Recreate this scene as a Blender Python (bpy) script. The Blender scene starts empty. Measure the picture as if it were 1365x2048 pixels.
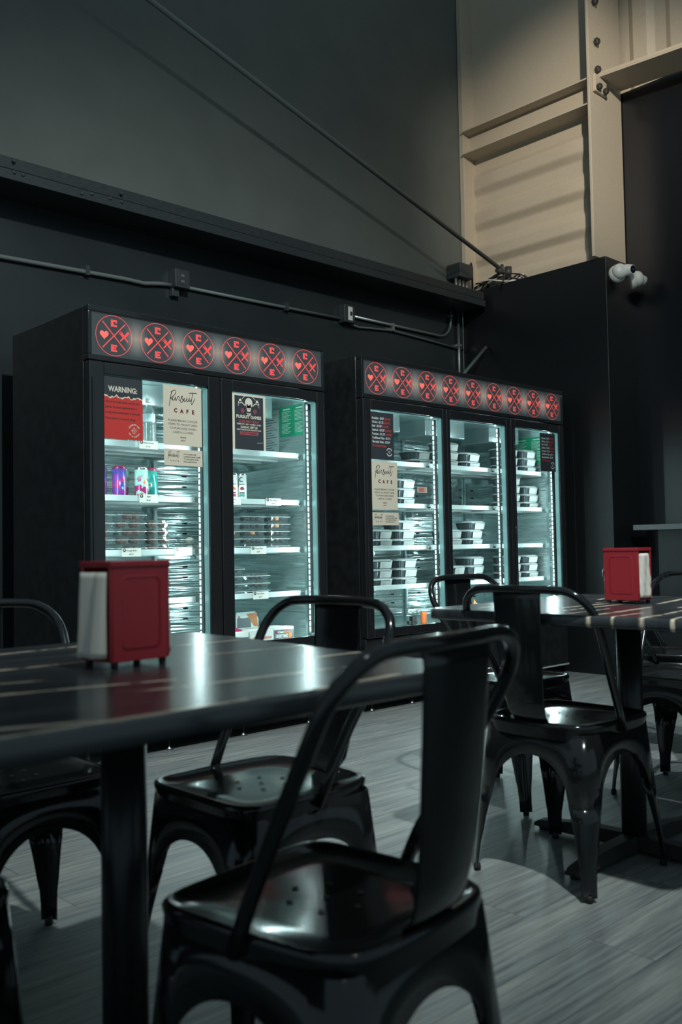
import bpy, bmesh, math, random
from mathutils import Vector, Matrix
random.seed(7)
C = bpy.context.scene
COL = C.collection
pi = math.pi

# ---------------------------------------------------------------- camera, world, lights, exposure
YAW, PITCH, ROLL, FPX, CAMZ = math.radians(43.53), math.radians(2.274), math.radians(-1.047), 1857.7, 0.95
fw = Vector((math.sin(YAW)*math.cos(PITCH), math.cos(YAW)*math.cos(PITCH), math.sin(PITCH)))
rt0 = fw.cross(Vector((0, 0, 1))).normalized(); up0 = rt0.cross(fw)
rt = rt0*math.cos(ROLL)+up0*math.sin(ROLL); up = up0*math.cos(ROLL)-rt0*math.sin(ROLL)
cam = bpy.data.cameras.new('camera'); co = bpy.data.objects.new('camera', cam); COL.objects.link(co)
M = Matrix((rt, up, -fw)).transposed().to_4x4(); M.translation = Vector((0, 0, CAMZ))
co.matrix_world = M
cam.sensor_fit = 'VERTICAL'; cam.sensor_height = 36; cam.sensor_width = 24
cam.lens = FPX/2048*36
cam.dof.use_dof = True; cam.dof.focus_distance = 5.0; cam.dof.aperture_fstop = 4.0
cam.clip_start = .05
C.camera = co

w = bpy.data.worlds.new('world'); C.world = w; w.use_nodes = True
w.node_tree.nodes['Background'].inputs[0].default_value = (.62, .88, 1.0, 1)
w.node_tree.nodes['Background'].inputs[1].default_value = .27
C.view_settings.view_transform = 'Standard'; C.view_settings.look = 'None'
C.view_settings.gamma = 1; C.view_settings.exposure = 0.0; C.view_settings.use_curve_mapping = False
C.cycles.transparent_max_bounces = 40
C.cycles.max_bounces = 10
C.cycles.glossy_bounces = 5
C.cycles.sample_clamp_indirect = 3.0

def lamp(name, loc, power, col, size, blend, rad, target):
    l = bpy.data.lights.new(name, 'SPOT'); l.energy = power; l.color = col
    l.spot_size = math.radians(size); l.spot_blend = blend; l.shadow_soft_size = rad
    o = bpy.data.objects.new(name, l); COL.objects.link(o); o.location = loc
    o.rotation_euler = (Vector(target)-Vector(loc)).to_track_quat('-Z', 'Y').to_euler()
    return o
# ceiling high-bay lamps above the seating
lamp('high_bay_lamp', (1.0, -.2, 4.75), 1120, (.86, .97, .96), 80, 1.0, .07, (3.7, 4.1, 0))
lamp('high_bay_lamp', (2.55, 1.55, 4.6), 380, (.86, .97, 1.0), 60, 1.0, .05, (3.9, 3.0, 0))
lamp('column_spot', (2.2, .2, 5.0), 1150, (1.0, .93, .8), 29, 1.0, .08, (6.25, 3.75, 3.95))

def area_light(name, loc, sx, sy, power, col, direction):
    l = bpy.data.lights.new(name, 'AREA'); l.shape = 'RECTANGLE'; l.size = sx; l.size_y = sy
    l.energy = power; l.color = col
    o = bpy.data.objects.new(name, l); COL.objects.link(o); o.location = loc
    z = -Vector(direction).normalized(); y = Vector((0, 0, 1)); x = y.cross(z).normalized()
    o.matrix_world = Matrix((x, y, z)).transposed().to_4x4(); o.location = loc
    return o

# ---------------------------------------------------------------- pixel -> point helper (to measure places in the room)
def ray(px, py):
    return rt*((px-682.5)/FPX)+up*(-(py-1024)/FPX)+fw
def atY(px, py, Y):
    r = ray(px, py); return Vector((0, 0, CAMZ))+r*(Y/r.y)
def atX(px, py, X):
    r = ray(px, py); return Vector((0, 0, CAMZ))+r*(X/r.x)

# ---------------------------------------------------------------- materials
def srgb(r, g, b):
    f = lambda c: ((c/255+.055)/1.055)**2.4 if c/255 > .04045 else c/255/12.92
    return (f(r), f(g), f(b), 1)
MATS = {}
def mat(name, col=(.5, .5, .5, 1), rough=.5, metal=0, coat=0, spec=.5, emit=None, es=0, trans=0):
    if name in MATS: return MATS[name]
    m = bpy.data.materials.new(name); m.use_nodes = True; MATS[name] = m
    b = m.node_tree.nodes['Principled BSDF']
    b.inputs['Base Color'].default_value = col; b.inputs['Roughness'].default_value = rough
    b.inputs['Metallic'].default_value = metal; b.inputs['Coat Weight'].default_value = coat
    b.inputs['Specular IOR Level'].default_value = spec
    if emit: b.inputs['Emission Color'].default_value = emit; b.inputs['Emission Strength'].default_value = es
    return m
def N(m, t, **kw):
    n = m.node_tree.nodes.new(t)
    for k, v in kw.items():
        if k.startswith('i_'):
            n.inputs[int(k[2:])].default_value = v
        else: setattr(n, k, v)
    return n
def L(m, a, b): m.node_tree.links.new(a, b)
def PB(m): return m.node_tree.nodes['Principled BSDF']
def noise_var(m, scale, c1, c2, vec=(1, 1, 1), bump=0, rr=None, detail=6, coords='Object', lo=.35, hi=.65):
    tc = N(m, 'ShaderNodeTexCoord'); mp = N(m, 'ShaderNodeMapping'); mp.inputs['Scale'].default_value = vec
    L(m, tc.outputs[coords], mp.inputs[0])
    n = N(m, 'ShaderNodeTexNoise'); n.inputs['Scale'].default_value = scale; n.inputs['Detail'].default_value = detail
    L(m, mp.outputs[0], n.inputs['Vector'])
    r = N(m, 'ShaderNodeValToRGB'); r.color_ramp.elements[0].position = lo; r.color_ramp.elements[1].position = hi
    r.color_ramp.elements[0].color = c1; r.color_ramp.elements[1].color = c2
    L(m, n.outputs[0], r.inputs[0]); L(m, r.outputs[0], PB(m).inputs['Base Color'])
    if bump:
        b = N(m, 'ShaderNodeBump'); b.inputs['Strength'].default_value = bump; b.inputs['Distance'].default_value = .01
        L(m, n.outputs[0], b.inputs['Height']); L(m, b.outputs[0], PB(m).inputs['Normal'])
    if rr:
        q = N(m, 'ShaderNodeMapRange'); q.inputs['To Min'].default_value = rr[0]; q.inputs['To Max'].default_value = rr[1]
        L(m, n.outputs[0], q.inputs[0]); L(m, q.outputs[0], PB(m).inputs['Roughness'])
    return n

m_chair = mat('black_enamel', (.007, .0078, .008, 1), .13, coat=.12, spec=.5)
m_hole = mat('drain_hole', (.004, .004, .004, 1), .8)
m_rubber = mat('black_rubber', (.012, .012, .012, 1), .7)
m_cool = mat('cooler_black_paint', (.022, .024, .027, 1), .2)
noise_var(m_cool, 14, (.010, .011, .012, 1), (.016, .017, .018, 1), rr=(.14, .3))
m_gasket = mat('door_frame_black', (.013, .014, .015, 1), .12, coat=.4)
m_shelf = mat('white_shelf_coating', (.44, .51, .50, 1), .35)
m_red = mat('red_enamel', (.30, .018, .026, 1), .3)
m_napkin = mat('napkin_paper', (.62, .57, .5, 1), .9)
m_white = mat('white_plastic', (.62, .62, .58, 1), .4)
m_lens = mat('camera_lens', (.005, .005, .008, 1), .05, coat=1)
m_steelrod = mat('painted_rod', (.13, .145, .14, 1), .5)
m_darkmetal = mat('dark_painted_metal', (.035, .04, .042, 1), .45)
m_galv = mat('galvanised_conduit', (.38, .38, .36, 1), .35, metal=.8)
m_bolt = mat('black_bolt', (.03, .028, .026, 1), .5)
m_switch = mat('ivory_switch', (.7, .68, .6, 1), .4)
m_cable = mat('black_cable', (.02, .02, .02, 1), .5)
m_leg = mat('steel_leveller', (.3, .3, .3, 1), .3, metal=1)

m_wall = mat('charcoal_wall_paint', rough=.55)
noise_var(m_wall, 3, (.105, .112, .100, 1), (.12, .127, .113, 1), bump=.05, detail=10)
m_walldark = mat('black_wall_paint', rough=.38)
noise_var(m_walldark, 2.2, (.016, .020, .022, 1), (.02, .025, .027, 1), rr=(.28, .42), detail=4)
m_stub = mat('black_partition_paint', (.006, .007, .008, 1), .42)
m_right = mat('black_far_wall_paint', (.006, .007, .009, 1), .3)
m_beam = mat('black_beam_paint', rough=.5)
noise_var(m_beam, 25, (.016, .020, .022, 1), (.028, .033, .035, 1), vec=(1, 8, 8), rr=(.35, .6))
m_steelwhite = mat('cream_steel_paint', rough=.5)
noise_var(m_steelwhite, 40, (.43, .36, .27, 1), (.47, .4, .31, 1), bump=.04, lo=.2, hi=.8)
m_shadowstrip = mat('column_painted_shadow', (.03, .03, .03, 1), .8)  # dark colour for shade painted as a strip beside the column; unused

# floor planks running along the cooler wall
m_floor = mat('grey_wood_plank_floor', rough=.42)
def floor_nodes(m):
    tc = N(m, 'ShaderNodeTexCoord')
    br = N(m, 'ShaderNodeTexBrick'); br.offset = .37; br.inputs['Scale'].default_value = 1
    br.inputs['Brick Width'].default_value = 1.22; br.inputs['Row Height'].default_value = .18
    br.inputs['Mortar Size'].default_value = .0012; br.inputs['Color1'].default_value = (.0, 0, 0, 1)
    br.inputs['Color2'].default_value = (1, 1, 1, 1); br.inputs['Mortar'].default_value = (.0, .0, .0, 1)
    L(m, tc.outputs['Object'], br.inputs['Vector'])
    add = N(m, 'ShaderNodeVectorMath', operation='MULTIPLY_ADD')
    L(m, br.outputs['Color'], add.inputs[0]); add.inputs[1].default_value = (3, 5, 2); L(m, tc.outputs['Object'], add.inputs[2])
    def streak(vec, sc, det):
        mp = N(m, 'ShaderNodeMapping'); mp.inputs['Scale'].default_value = vec
        L(m, add.outputs[0], mp.inputs[0])
        n = N(m, 'ShaderNodeTexNoise'); n.inputs['Scale'].default_value = sc; n.inputs['Detail'].default_value = det
        n.inputs['Roughness'].default_value = .65
        L(m, mp.outputs[0], n.inputs['Vector']); return n
    n1 = streak((1.1, 26, 1), 3, 8); n2 = streak((.5, 5, 1), 2.5, 4)
    r1 = N(m, 'ShaderNodeValToRGB'); r1.color_ramp.elements[0].position = .3; r1.color_ramp.elements[1].position = .72
    r1.color_ramp.elements[0].color = (.105, .115, .115, 1); r1.color_ramp.elements[1].color = (.30, .315, .30, 1)
    L(m, n1.outputs[0], r1.inputs[0])
    r2 = N(m, 'ShaderNodeValToRGB'); r2.color_ramp.elements[0].position = .3; r2.color_ramp.elements[1].position = .7
    r2.color_ramp.elements[0].color = (.72, .75, .78, 1); r2.color_ramp.elements[1].color = (1.12, 1.1, 1.05, 1)
    L(m, n2.outputs[0], r2.inputs[0])
    mx = N(m, 'ShaderNodeMix', data_type='RGBA', blend_type='MULTIPLY'); mx.inputs[0].default_value = 1
    L(m, r1.outputs[0], mx.inputs[6]); L(m, r2.outputs[0], mx.inputs[7])
    mx2 = N(m, 'ShaderNodeMix', data_type='RGBA', blend_type='MULTIPLY')
    L(m, br.outputs['Fac'], mx2.inputs[0]); L(m, mx.outputs[2], mx2.inputs[6]); mx2.inputs[7].default_value = (.35, .35, .35, 1)
    L(m, mx2.outputs[2], PB(m).inputs['Base Color'])
    b = N(m, 'ShaderNodeBump'); b.inputs['Strength'].default_value = .25; b.inputs['Distance'].default_value = .002
    L(m, n1.outputs[0], b.inputs['Height']); L(m, b.outputs[0], PB(m).inputs['Normal'])
floor_nodes(m_floor)

# brushed steel of the cooler interior: horizontal ripples
m_steel = mat('brushed_stainless_liner', (.62, .75, .745, 1), .2, metal=.78)
def steel_nodes(m, sc=(.35, .35, 7), rough=(.12, .27), st=1.0):
    tc = N(m, 'ShaderNodeTexCoord'); mp = N(m, 'ShaderNodeMapping'); mp.inputs['Scale'].default_value = sc
    L(m, tc.outputs['Object'], mp.inputs[0])
    n = N(m, 'ShaderNodeTexNoise'); n.inputs['Scale'].default_value = 2.3; n.inputs['Detail'].default_value = 3
    n.inputs['Distortion'].default_value = .6
    L(m, mp.outputs[0], n.inputs['Vector'])
    b = N(m, 'ShaderNodeBump'); b.inputs['Strength'].default_value = st; b.inputs['Distance'].default_value = .035
    L(m, n.outputs[0], b.inputs['Height']); L(m, b.outputs[0], PB(m).inputs['Normal'])
    q = N(m, 'ShaderNodeMapRange'); q.inputs['To Min'].default_value = rough[0]; q.inputs['To Max'].default_value = rough[1]
    L(m, n.outputs[0], q.inputs[0]); L(m, q.outputs[0], PB(m).inputs['Roughness'])
steel_nodes(m_steel)

def glassy(name, tint, gloss_rough=.02, milk=0, ior=1.45):
    m = bpy.data.materials.new(name); m.use_nodes = True; MATS[name] = m
    nt = m.node_tree; nt.nodes.clear()
    o = N(m, 'ShaderNodeOutputMaterial'); t = N(m, 'ShaderNodeBsdfTransparent'); g = N(m, 'ShaderNodeBsdfGlossy')
    t.inputs[0].default_value = tint; g.inputs['Roughness'].default_value = gloss_rough
    # Schlick reflectance on either side of the thin sheet
    r0 = ((ior-1)/(ior+1))**2; ge = N(m, 'ShaderNodeNewGeometry'); dt = N(m, 'ShaderNodeVectorMath', operation='DOT_PRODUCT')
    L(m, ge.outputs['Incoming'], dt.inputs[0]); L(m, ge.outputs['Normal'], dt.inputs[1])
    ab = N(m, 'ShaderNodeMath', operation='ABSOLUTE'); L(m, dt.outputs['Value'], ab.inputs[0])
    sb_ = N(m, 'ShaderNodeMath', operation='SUBTRACT', use_clamp=True); sb_.inputs[0].default_value = 1; L(m, ab.outputs[0], sb_.inputs[1])
    pw = N(m, 'ShaderNodeMath', operation='POWER'); L(m, sb_.outputs[0], pw.inputs[0]); pw.inputs[1].default_value = 5
    f = N(m, 'ShaderNodeMath', operation='MULTIPLY_ADD'); L(m, pw.outputs[0], f.inputs[0]); f.inputs[1].default_value = 1-r0; f.inputs[2].default_value = r0
    mx = N(m, 'ShaderNodeMixShader')
    L(m, f.outputs[0], mx.inputs[0]); L(m, t.outputs[0], mx.inputs[1]); L(m, g.outputs[0], mx.inputs[2])
    if milk:
        df = N(m, 'ShaderNodeBsdfDiffuse'); df.inputs[0].default_value = (.85, .92, .92, 1); m2 = N(m, 'ShaderNodeMixShader'); m2.inputs[0].default_value = milk
        L(m, mx.outputs[0], m2.inputs[1]); L(m, df.outputs[0], m2.inputs[2]); L(m, m2.outputs[0], o.inputs[0])
    else: L(m, mx.outputs[0], o.inputs[0])
    return m
m_glass = glassy('cooler_door_glass', (.93, .97, .965, 1), .01)
m_plastic = glassy('clear_food_plastic', (.90, .94, .94, 1), .06, .03, ior=1.6)
m_plasticrim = glassy('clear_plastic_rim', (.9, .94, .94, 1), .1, .45, ior=1.8)
m_bottle = glassy('clear_bottle_plastic', (.80, .90, .90, 1), .05, .12, ior=2.0)

# marble laminate with long cream veins (each vein a line y = y0 + s x in the table's own space)
def marble(name, veins):
    m = mat(name, rough=.24, coat=0, spec=.85)
    tc = N(m, 'ShaderNodeTexCoord'); sp = N(m, 'ShaderNodeSeparateXYZ'); L(m, tc.outputs['Object'], sp.inputs[0])
    nz = N(m, 'ShaderNodeTexNoise'); nz.inputs['Scale'].default_value = 5; nz.inputs['Detail'].default_value = 6
    L(m, tc.outputs['Object'], nz.inputs['Vector'])
    n2 = N(m, 'ShaderNodeTexNoise'); n2.inputs['Scale'].default_value = 26; n2.inputs['Detail'].default_value = 4
    L(m, tc.outputs['Object'], n2.inputs['Vector'])
    def mth(op, a, b=None, c=None):
        q = N(m, 'ShaderNodeMath', operation=op)
        for i, v in enumerate((a, b, c)):
            if v is None: continue
            if isinstance(v, (int, float)): q.inputs[i].default_value = v
            else: L(m, v, q.inputs[i])
        return q.outputs[0]
    X, Y = sp.outputs[0], sp.outputs[1]
    wob = mth('MULTIPLY_ADD', nz.outputs[0], .024, -.012)
    Yw = mth('ADD', Y, wob)
    tot = None
    for (x0, y0, x1, y1, wd) in veins:
        s = (y1-y0)/(x1-x0)
        line = mth('MULTIPLY_ADD', X, -s, -(y0-s*x0))
        d = mth('ABSOLUTE', mth('ADD', Yw, line))
        a = mth('SUBTRACT', 1, mth('MULTIPLY', d, 1/wd)); a = mth('MAXIMUM', a, 0)
        xc, hw = (x0+x1)/2, (x1-x0)/2
        e = mth('SUBTRACT', hw+.03, mth('ABSOLUTE', mth('SUBTRACT', X, xc)))
        e = mth('MULTIPLY', e, 25); q = N(m, 'ShaderNodeClamp'); L(m, e, q.inputs[0])
        a = mth('MULTIPLY', a, q.outputs[0])
        tot = a if tot is None else mth('MAXIMUM', tot, a)
    br = mth('MULTIPLY_ADD', n2.outputs[0], 3.2, -1.0)
    k = mth('MULTIPLY', mth('MULTIPLY', tot, 2.8), br); cl = N(m, 'ShaderNodeClamp'); L(m, k, cl.inputs[0])
    mp = N(m, 'ShaderNodeMapping'); mp.inputs['Scale'].default_value = (.7, 5, 1); L(m, tc.outputs['Object'], mp.inputs[0])
    n3 = N(m, 'ShaderNodeTexNoise'); n3.inputs['Scale'].default_value = 4; n3.inputs['Detail'].default_value = 8; L(m, mp.outputs[0], n3.inputs['Vector'])
    r = N(m, 'ShaderNodeValToRGB'); r.color_ramp.elements[0].position = .4; r.color_ramp.elements[1].position = .75
    r.color_ramp.elements[0].color = (.020, .024, .028, 1); r.color_ramp.elements[1].color = (.055, .058, .060, 1)
    L(m, n3.outputs[0], r.inputs[0])
    mx = N(m, 'ShaderNodeMix', data_type='RGBA'); L(m, cl.outputs[0], mx.inputs[0]); L(m, r.outputs[0], mx.inputs[6])
    mx.inputs[7].default_value = (.72, .60, .44, 1)
    L(m, mx.outputs[2], PB(m).inputs['Base Color'])
    return m

# ---------------------------------------------------------------- mesh helpers
class MB:
    def __init__(s): s.bm = bmesh.new()
    def quad(s, vs, mi=0, smooth=False):
        f = s.bm.faces.new([s.bm.verts.new(v) for v in vs]); f.material_index = mi; f.smooth = smooth; return f
    def box(s, x0, x1, y0, y1, z0, z1, mi=0):
        v = [s.bm.verts.new((x, y, z)) for z in (z0, z1) for y in (y0, y1) for x in (x0, x1)]
        for q in ((0, 2, 3, 1), (4, 5, 7, 6), (0, 1, 5, 4), (2, 6, 7, 3), (0, 4, 6, 2), (1, 3, 7, 5)):
            s.bm.faces.new([v[i] for i in q]).material_index = mi
        return s
    def tube(s, pts, r, n=10, mi=0, cap=True, closed=False):
        pts = [Vector(p) for p in pts]; rings = []
        rs = r if isinstance(r, (list, tuple)) else [r]*len(pts)
        prev = None
        for i, p in enumerate(pts):
            a = pts[i-1] if (i > 0 or closed) else p; b = pts[(i+1) % len(pts)] if (i < len(pts)-1 or closed) else p
            t = (b-a).normalized()
            if prev is None:
                u = t.orthogonal().normalized()
            else:
                u = (prev-t*prev.dot(t)).normalized()
            prev = u; v = t.cross(u)
            rings.append([s.bm.verts.new(p+(u*math.cos(2*pi*k/n)+v*math.sin(2*pi*k/n))*rs[i]) for k in range(n)])
        m = len(rings)
        for i in range(m if closed else m-1):
            A, B = rings[i], rings[(i+1) % m]
            for k in range(n):
                f = s.bm.faces.new((A[k], A[(k+1) % n], B[(k+1) % n], B[k])); f.smooth = True; f.material_index = mi
        if cap and not closed:
            s.bm.faces.new(rings[0][::-1]).material_index = mi; s.bm.faces.new(rings[-1]).material_index = mi
        return s
    def lathe(s, prof, n=24, c=(0, 0, 0), mi=0, smooth=True, cap=True, sx=1, sy=1):
        rings = [[s.bm.verts.new((c[0]+sx*r*math.cos(2*pi*k/n), c[1]+sy*r*math.sin(2*pi*k/n), c[2]+z)) for k in range(n)] for r, z in prof]
        for j in range(len(rings)-1):
            for k in range(n):
                f = s.bm.faces.new((rings[j][k], rings[j][(k+1) % n], rings[j+1][(k+1) % n], rings[j+1][k])); f.smooth = smooth; f.material_index = mi
        if cap:
            s.bm.faces.new(rings[0][::-1]).material_index = mi; s.bm.faces.new(rings[-1]).material_index = mi
        return s
    def loft(s, rings, mi=0, smooth=True, cap0=True, cap1=True, closed=True):
        R = [[s.bm.verts.new(p) for p in r] for r in rings]; n = len(R[0])
        for j in range(len(R)-1):
            for k in range(n if closed else n-1):
                f = s.bm.faces.new((R[j][k], R[j][(k+1) % n], R[j+1][(k+1) % n], R[j+1][k])); f.smooth = smooth; f.material_index = mi
        if cap0: s.bm.faces.new(R[0][::-1]).material_index = mi
        if cap1: s.bm.faces.new(R[-1]).material_index = mi
        return s
    def poly(s, pts, mi=0):      # flat n-gon
        s.bm.faces.new([s.bm.verts.new(p) for p in pts]).material_index = mi; return s
    def slab(s, pts, y0, y1, mi=0):   # x,z outline extruded in y
        a = [s.bm.verts.new((x, y0, z)) for x, z in pts]; b = [s.bm.verts.new((x, y1, z)) for x, z in pts]; n = len(pts)
        s.bm.faces.new(a).material_index = mi; s.bm.faces.new(b[::-1]).material_index = mi
        for i in range(n): s.bm.faces.new((a[i], b[i], b[(i+1) % n], a[(i+1) % n])).material_index = mi
        return s
    def xf(s, M):
        bmesh.ops.transform(s.bm, matrix=M, verts=s.bm.verts); return s
    def obj(s, name, mats, parent=None, loc=(0, 0, 0), bevel=0, solid=0, fix=True):
        if fix: bmesh.ops.recalc_face_normals(s.bm, faces=s.bm.faces)
        me = bpy.data.meshes.new(name); s.bm.to_mesh(me); s.bm.free()
        for mm in (mats if isinstance(mats, (list, tuple)) else [mats]): me.materials.append(mm)
        o = bpy.data.objects.new(name, me); COL.objects.link(o); o.parent = parent; o.location = loc
        if solid:
            q = o.modifiers.new('solidify', 'SOLIDIFY'); q.thickness = solid; q.offset = 0
        if bevel:
            q = o.modifiers.new('bevel', 'BEVEL'); q.width = bevel; q.segments = 3; q.limit_method = 'ANGLE'; q.harden_normals = False
            for p in me.polygons: p.use_smooth = True
            try:
                me.set_sharp_from_angle(angle=math.radians(50))
            except Exception: pass
        return o
def root(name, label, cat, loc=(0, 0, 0), rz=0, group=None):
    o = bpy.data.objects.new(name, None); COL.objects.link(o); o.location = loc; o.rotation_euler = (0, 0, rz)
    o.empty_display_size = .1
    return tag(o, label, cat, group)
def tag(o, label, cat, group=None):
    o['label'] = label; o['category'] = cat
    if group: o['group'] = group
    return o
def struct(o): o['kind'] = 'structure'; return o
def copy_tree(o, parent=None):
    c = o.copy(); COL.objects.link(c); c.parent = parent
    for ch in [x for x in COL.objects if x.parent == o]: copy_tree(ch, c)
    return c

_tc = {}
def text_polys(txt, bold=0):
    k = (txt, bold)
    if k in _tc: return _tc[k]
    cu = bpy.data.curves.new('t', 'FONT'); cu.body = txt; cu.size = 1; cu.offset = bold; cu.resolution_u = 2; cu.fill_mode = 'FRONT'
    o = bpy.data.objects.new('t', cu); COL.objects.link(o)
    dg = bpy.context.evaluated_depsgraph_get(); dg.update()
    me = bpy.data.meshes.new_from_object(o.evaluated_get(dg))
    vs = [(v.co.x, v.co.y) for v in me.vertices]; fs = [tuple(p.vertices) for p in me.polygons]
    bpy.data.objects.remove(o); bpy.data.curves.remove(cu); bpy.data.meshes.remove(me)
    _tc[k] = (vs, fs); return _tc[k]
def put_text(mb, txt, x, z, h, mi=1, y=-.0006, align='C', width=None, bold=.0, slant=0, rot=0, M4=None, maxw=None):
    vs, fs = text_polys(txt, bold)
    if not vs: return
    x0 = min(v[0] for v in vs); x1 = max(v[0] for v in vs)
    s = h/.73; sx = s if width is None else width/(x1-x0)
    if maxw and (x1-x0)*sx > maxw: sx = maxw/(x1-x0)
    W = (x1-x0)*sx
    ox = {'C': -W/2, 'L': 0, 'R': -W}[align]
    V = []
    for a, b in vs:
        X = (a-x0)*sx+ox+slant*b*s; Z = b*s
        if rot: X, Z = X*math.cos(rot)-Z*math.sin(rot), X*math.sin(rot)+Z*math.cos(rot)
        p = Vector((x+X, y, z+Z))
        V.append(mb.bm.verts.new(M4 @ p if M4 else p))
    for f in fs:
        try: mb.bm.faces.new([V[i] for i in f]).material_index = mi
        except ValueError: pass
def stroke(mb, pts, wd, mi=1, y=-.0006, smooth=True):
    P = [Vector(p) for p in pts]
    if smooth and len(P) > 2:
        Q = []
        for i in range(len(P)-1):
            a = P[max(i-1, 0)]; b = P[i]; c = P[i+1]; d = P[min(i+2, len(P)-1)]
            for t in (0, .25, .5, .75):
                Q.append(.5*((2*b)+(c-a)*t+(2*a-5*b+4*c-d)*t*t+(3*b-a-3*c+d)*t**3))
        Q.append(P[-1]); P = Q
    ws = [wd]*len(P)
    for i in range(len(P)-1):
        t = (P[i+1]-P[i])
        if t.length < 1e-9: continue
        t.normalize(); n = Vector((-t.y, t.x))*wd/2; e = t*wd*.25
        a, b = P[i]-e, P[i+1]+e
        mb.poly([(a.x-n.x, y, a.y-n.y), (b.x-n.x, y, b.y-n.y), (b.x+n.x, y, b.y+n.y), (a.x+n.x, y, a.y+n.y)], mi)
def circle_line(mb, cx, cz, r, wd, mi=1, y=-.0006, n=48, a0=0, a1=2*pi):
    full = abs(a1-a0-2*pi) < 1e-6
    for i in range(n):
        t0 = a0+(a1-a0)*i/n; t1 = a0+(a1-a0)*(i+1)/n
        mb.poly([(cx+(r-wd/2)*math.cos(t0), y, cz+(r-wd/2)*math.sin(t0)), (cx+(r+wd/2)*math.cos(t0), y, cz+(r+wd/2)*math.sin(t0)),
                 (cx+(r+wd/2)*math.cos(t1), y, cz+(r+wd/2)*math.sin(t1)), (cx+(r-wd/2)*math.cos(t1), y, cz+(r-wd/2)*math.sin(t1))], mi)
def disc(mb, cx, cz, r, mi=1, y=-.0006, n=24, sx=1, sz=1):
    mb.poly([(cx+sx*r*math.cos(2*pi*i/n), y, cz+sz*r*math.sin(2*pi*i/n)) for i in range(n)], mi)
def rect(mb, x0, x1, z0, z1, mi=0, y=0):
    mb.poly([(x0, y, z0), (x1, y, z0), (x1, y, z1), (x0, y, z1)], mi)
def heart(mb, cx, cz, s, mi=1, y=-.0006):
    pts = []
    for i in range(28):
        t = 2*pi*i/28
        pts.append((cx+s*16*math.sin(t)**3/32, y, cz+s*(13*math.cos(t)-5*math.cos(2*t)-2*math.cos(3*t)-math.cos(4*t))/32))
    mb.poly(pts, mi)
def emblem(mb, cx, cz, R, mi=1, y=-.0006, ring=True, mi2=None):
    # circle with crossed lines: C above, E below, heart left, crossed fork and knife right
    mi2 = mi if mi2 is None else mi2
    if ring: circle_line(mb, cx, cz, R*.965, R*.03, mi, y)
    for sg in (1, -1):
        stroke(mb, [(cx-.6*R, cz-sg*.62*R), (cx+.6*R, cz+sg*.62*R)], R*.055, mi, y, False)
    b = R*.055
    w_, h_ = .33*R, .34*R
    zc = cz+.60*R; x0 = cx-w_/2+.0*R
    rect(mb, x0, x0+.15*R, zc-h_/2, zc+h_/2, mi, y); rect(mb, x0+.15*R, x0+w_, zc+h_/2-.1*R, zc+h_/2, mi, y); rect(mb, x0+.15*R, x0+w_, zc-h_/2, zc-h_/2+.1*R, mi, y)
    rect(mb, x0+w_-.09*R, x0+w_, zc+h_/2-.15*R, zc+h_/2-.1*R, mi, y)
    zc = cz-.60*R
    rect(mb, x0, x0+.14*R, zc-h_/2, zc+h_/2, mi, y)
    for dz in (h_/2-.09*R, -.045*R, -h_/2): rect(mb, x0+.14*R, x0+w_-(.05*R if dz == -.045*R else 0), zc+dz, zc+dz+.09*R, mi, y)
    heart(mb, cx-.52*R, cz+.0*R, .47*R, mi2, y)
    fx, fz = cx+.55*R, cz
    stroke(mb, [(fx-.2*R, fz-.2*R), (fx+.2*R, fz+.2*R)], R*.07, mi, y, False)
    stroke(mb, [(fx+.05*R, fz+.04*R), (fx+.22*R, fz+.24*R)], R*.11, mi, y, False)
    stroke(mb, [(fx+.2*R, fz-.2*R), (fx-.1*R, fz+.1*R)], R*.07, mi, y, False)
    stroke(mb, [(fx-.05*R, fz+.05*R), (fx-.14*R, fz+.14*R)], R*.15, mi, y, False)
    for k in (-1, 0, 1):
        a = (fx-.14*R+k*.05*R, fz+.14*R+k*.05*R); stroke(mb, [a, (a[0]-.09*R, a[1]+.09*R)], R*.03, mi, y, False)
def round_rect_pts(hx, hy, r, n=6):
    out = []
    for cx, cy, a in ((hx-r, hy-r, 0), (-hx+r, hy-r, pi/2), (-hx+r, -hy+r, pi), (hx-r, -hy+r, 1.5*pi)):
        for i in range(n+1):
            t = a+pi/2*i/n; out.append((cx+r*math.cos(t), cy+r*math.sin(t)))
    return out

# ================================================================ the room
WY = 4.85       # back wall plane
SX = 6.05       # black partition face
b = MB(); b.box(-2.5, 6.5, -3.0, WY, -.02, 0); struct(b.obj('floor', m_floor))
b = MB(); b.box(-2.5, SX, WY, WY+.1, 0, 2.9); struct(b.obj('wall_back', m_walldark))
b = MB(); b.box(-2.5, 6.22, WY, WY+.1, 2.9, 6.6); struct(b.obj('wall_back_upper', m_wall))
b = MB(); b.box(SX, 6.5, 3.51, WY, 0, 3.055); struct(b.obj('wall_partition', m_stub, bevel=.004))
b = MB(); b.box(6.46, 6.6, -3.0, 3.6, 0, 4.42); b.box(6.5, 6.6, 3.6, WY, 0, 4.4); struct(b.obj('wall_right', m_right))
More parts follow.
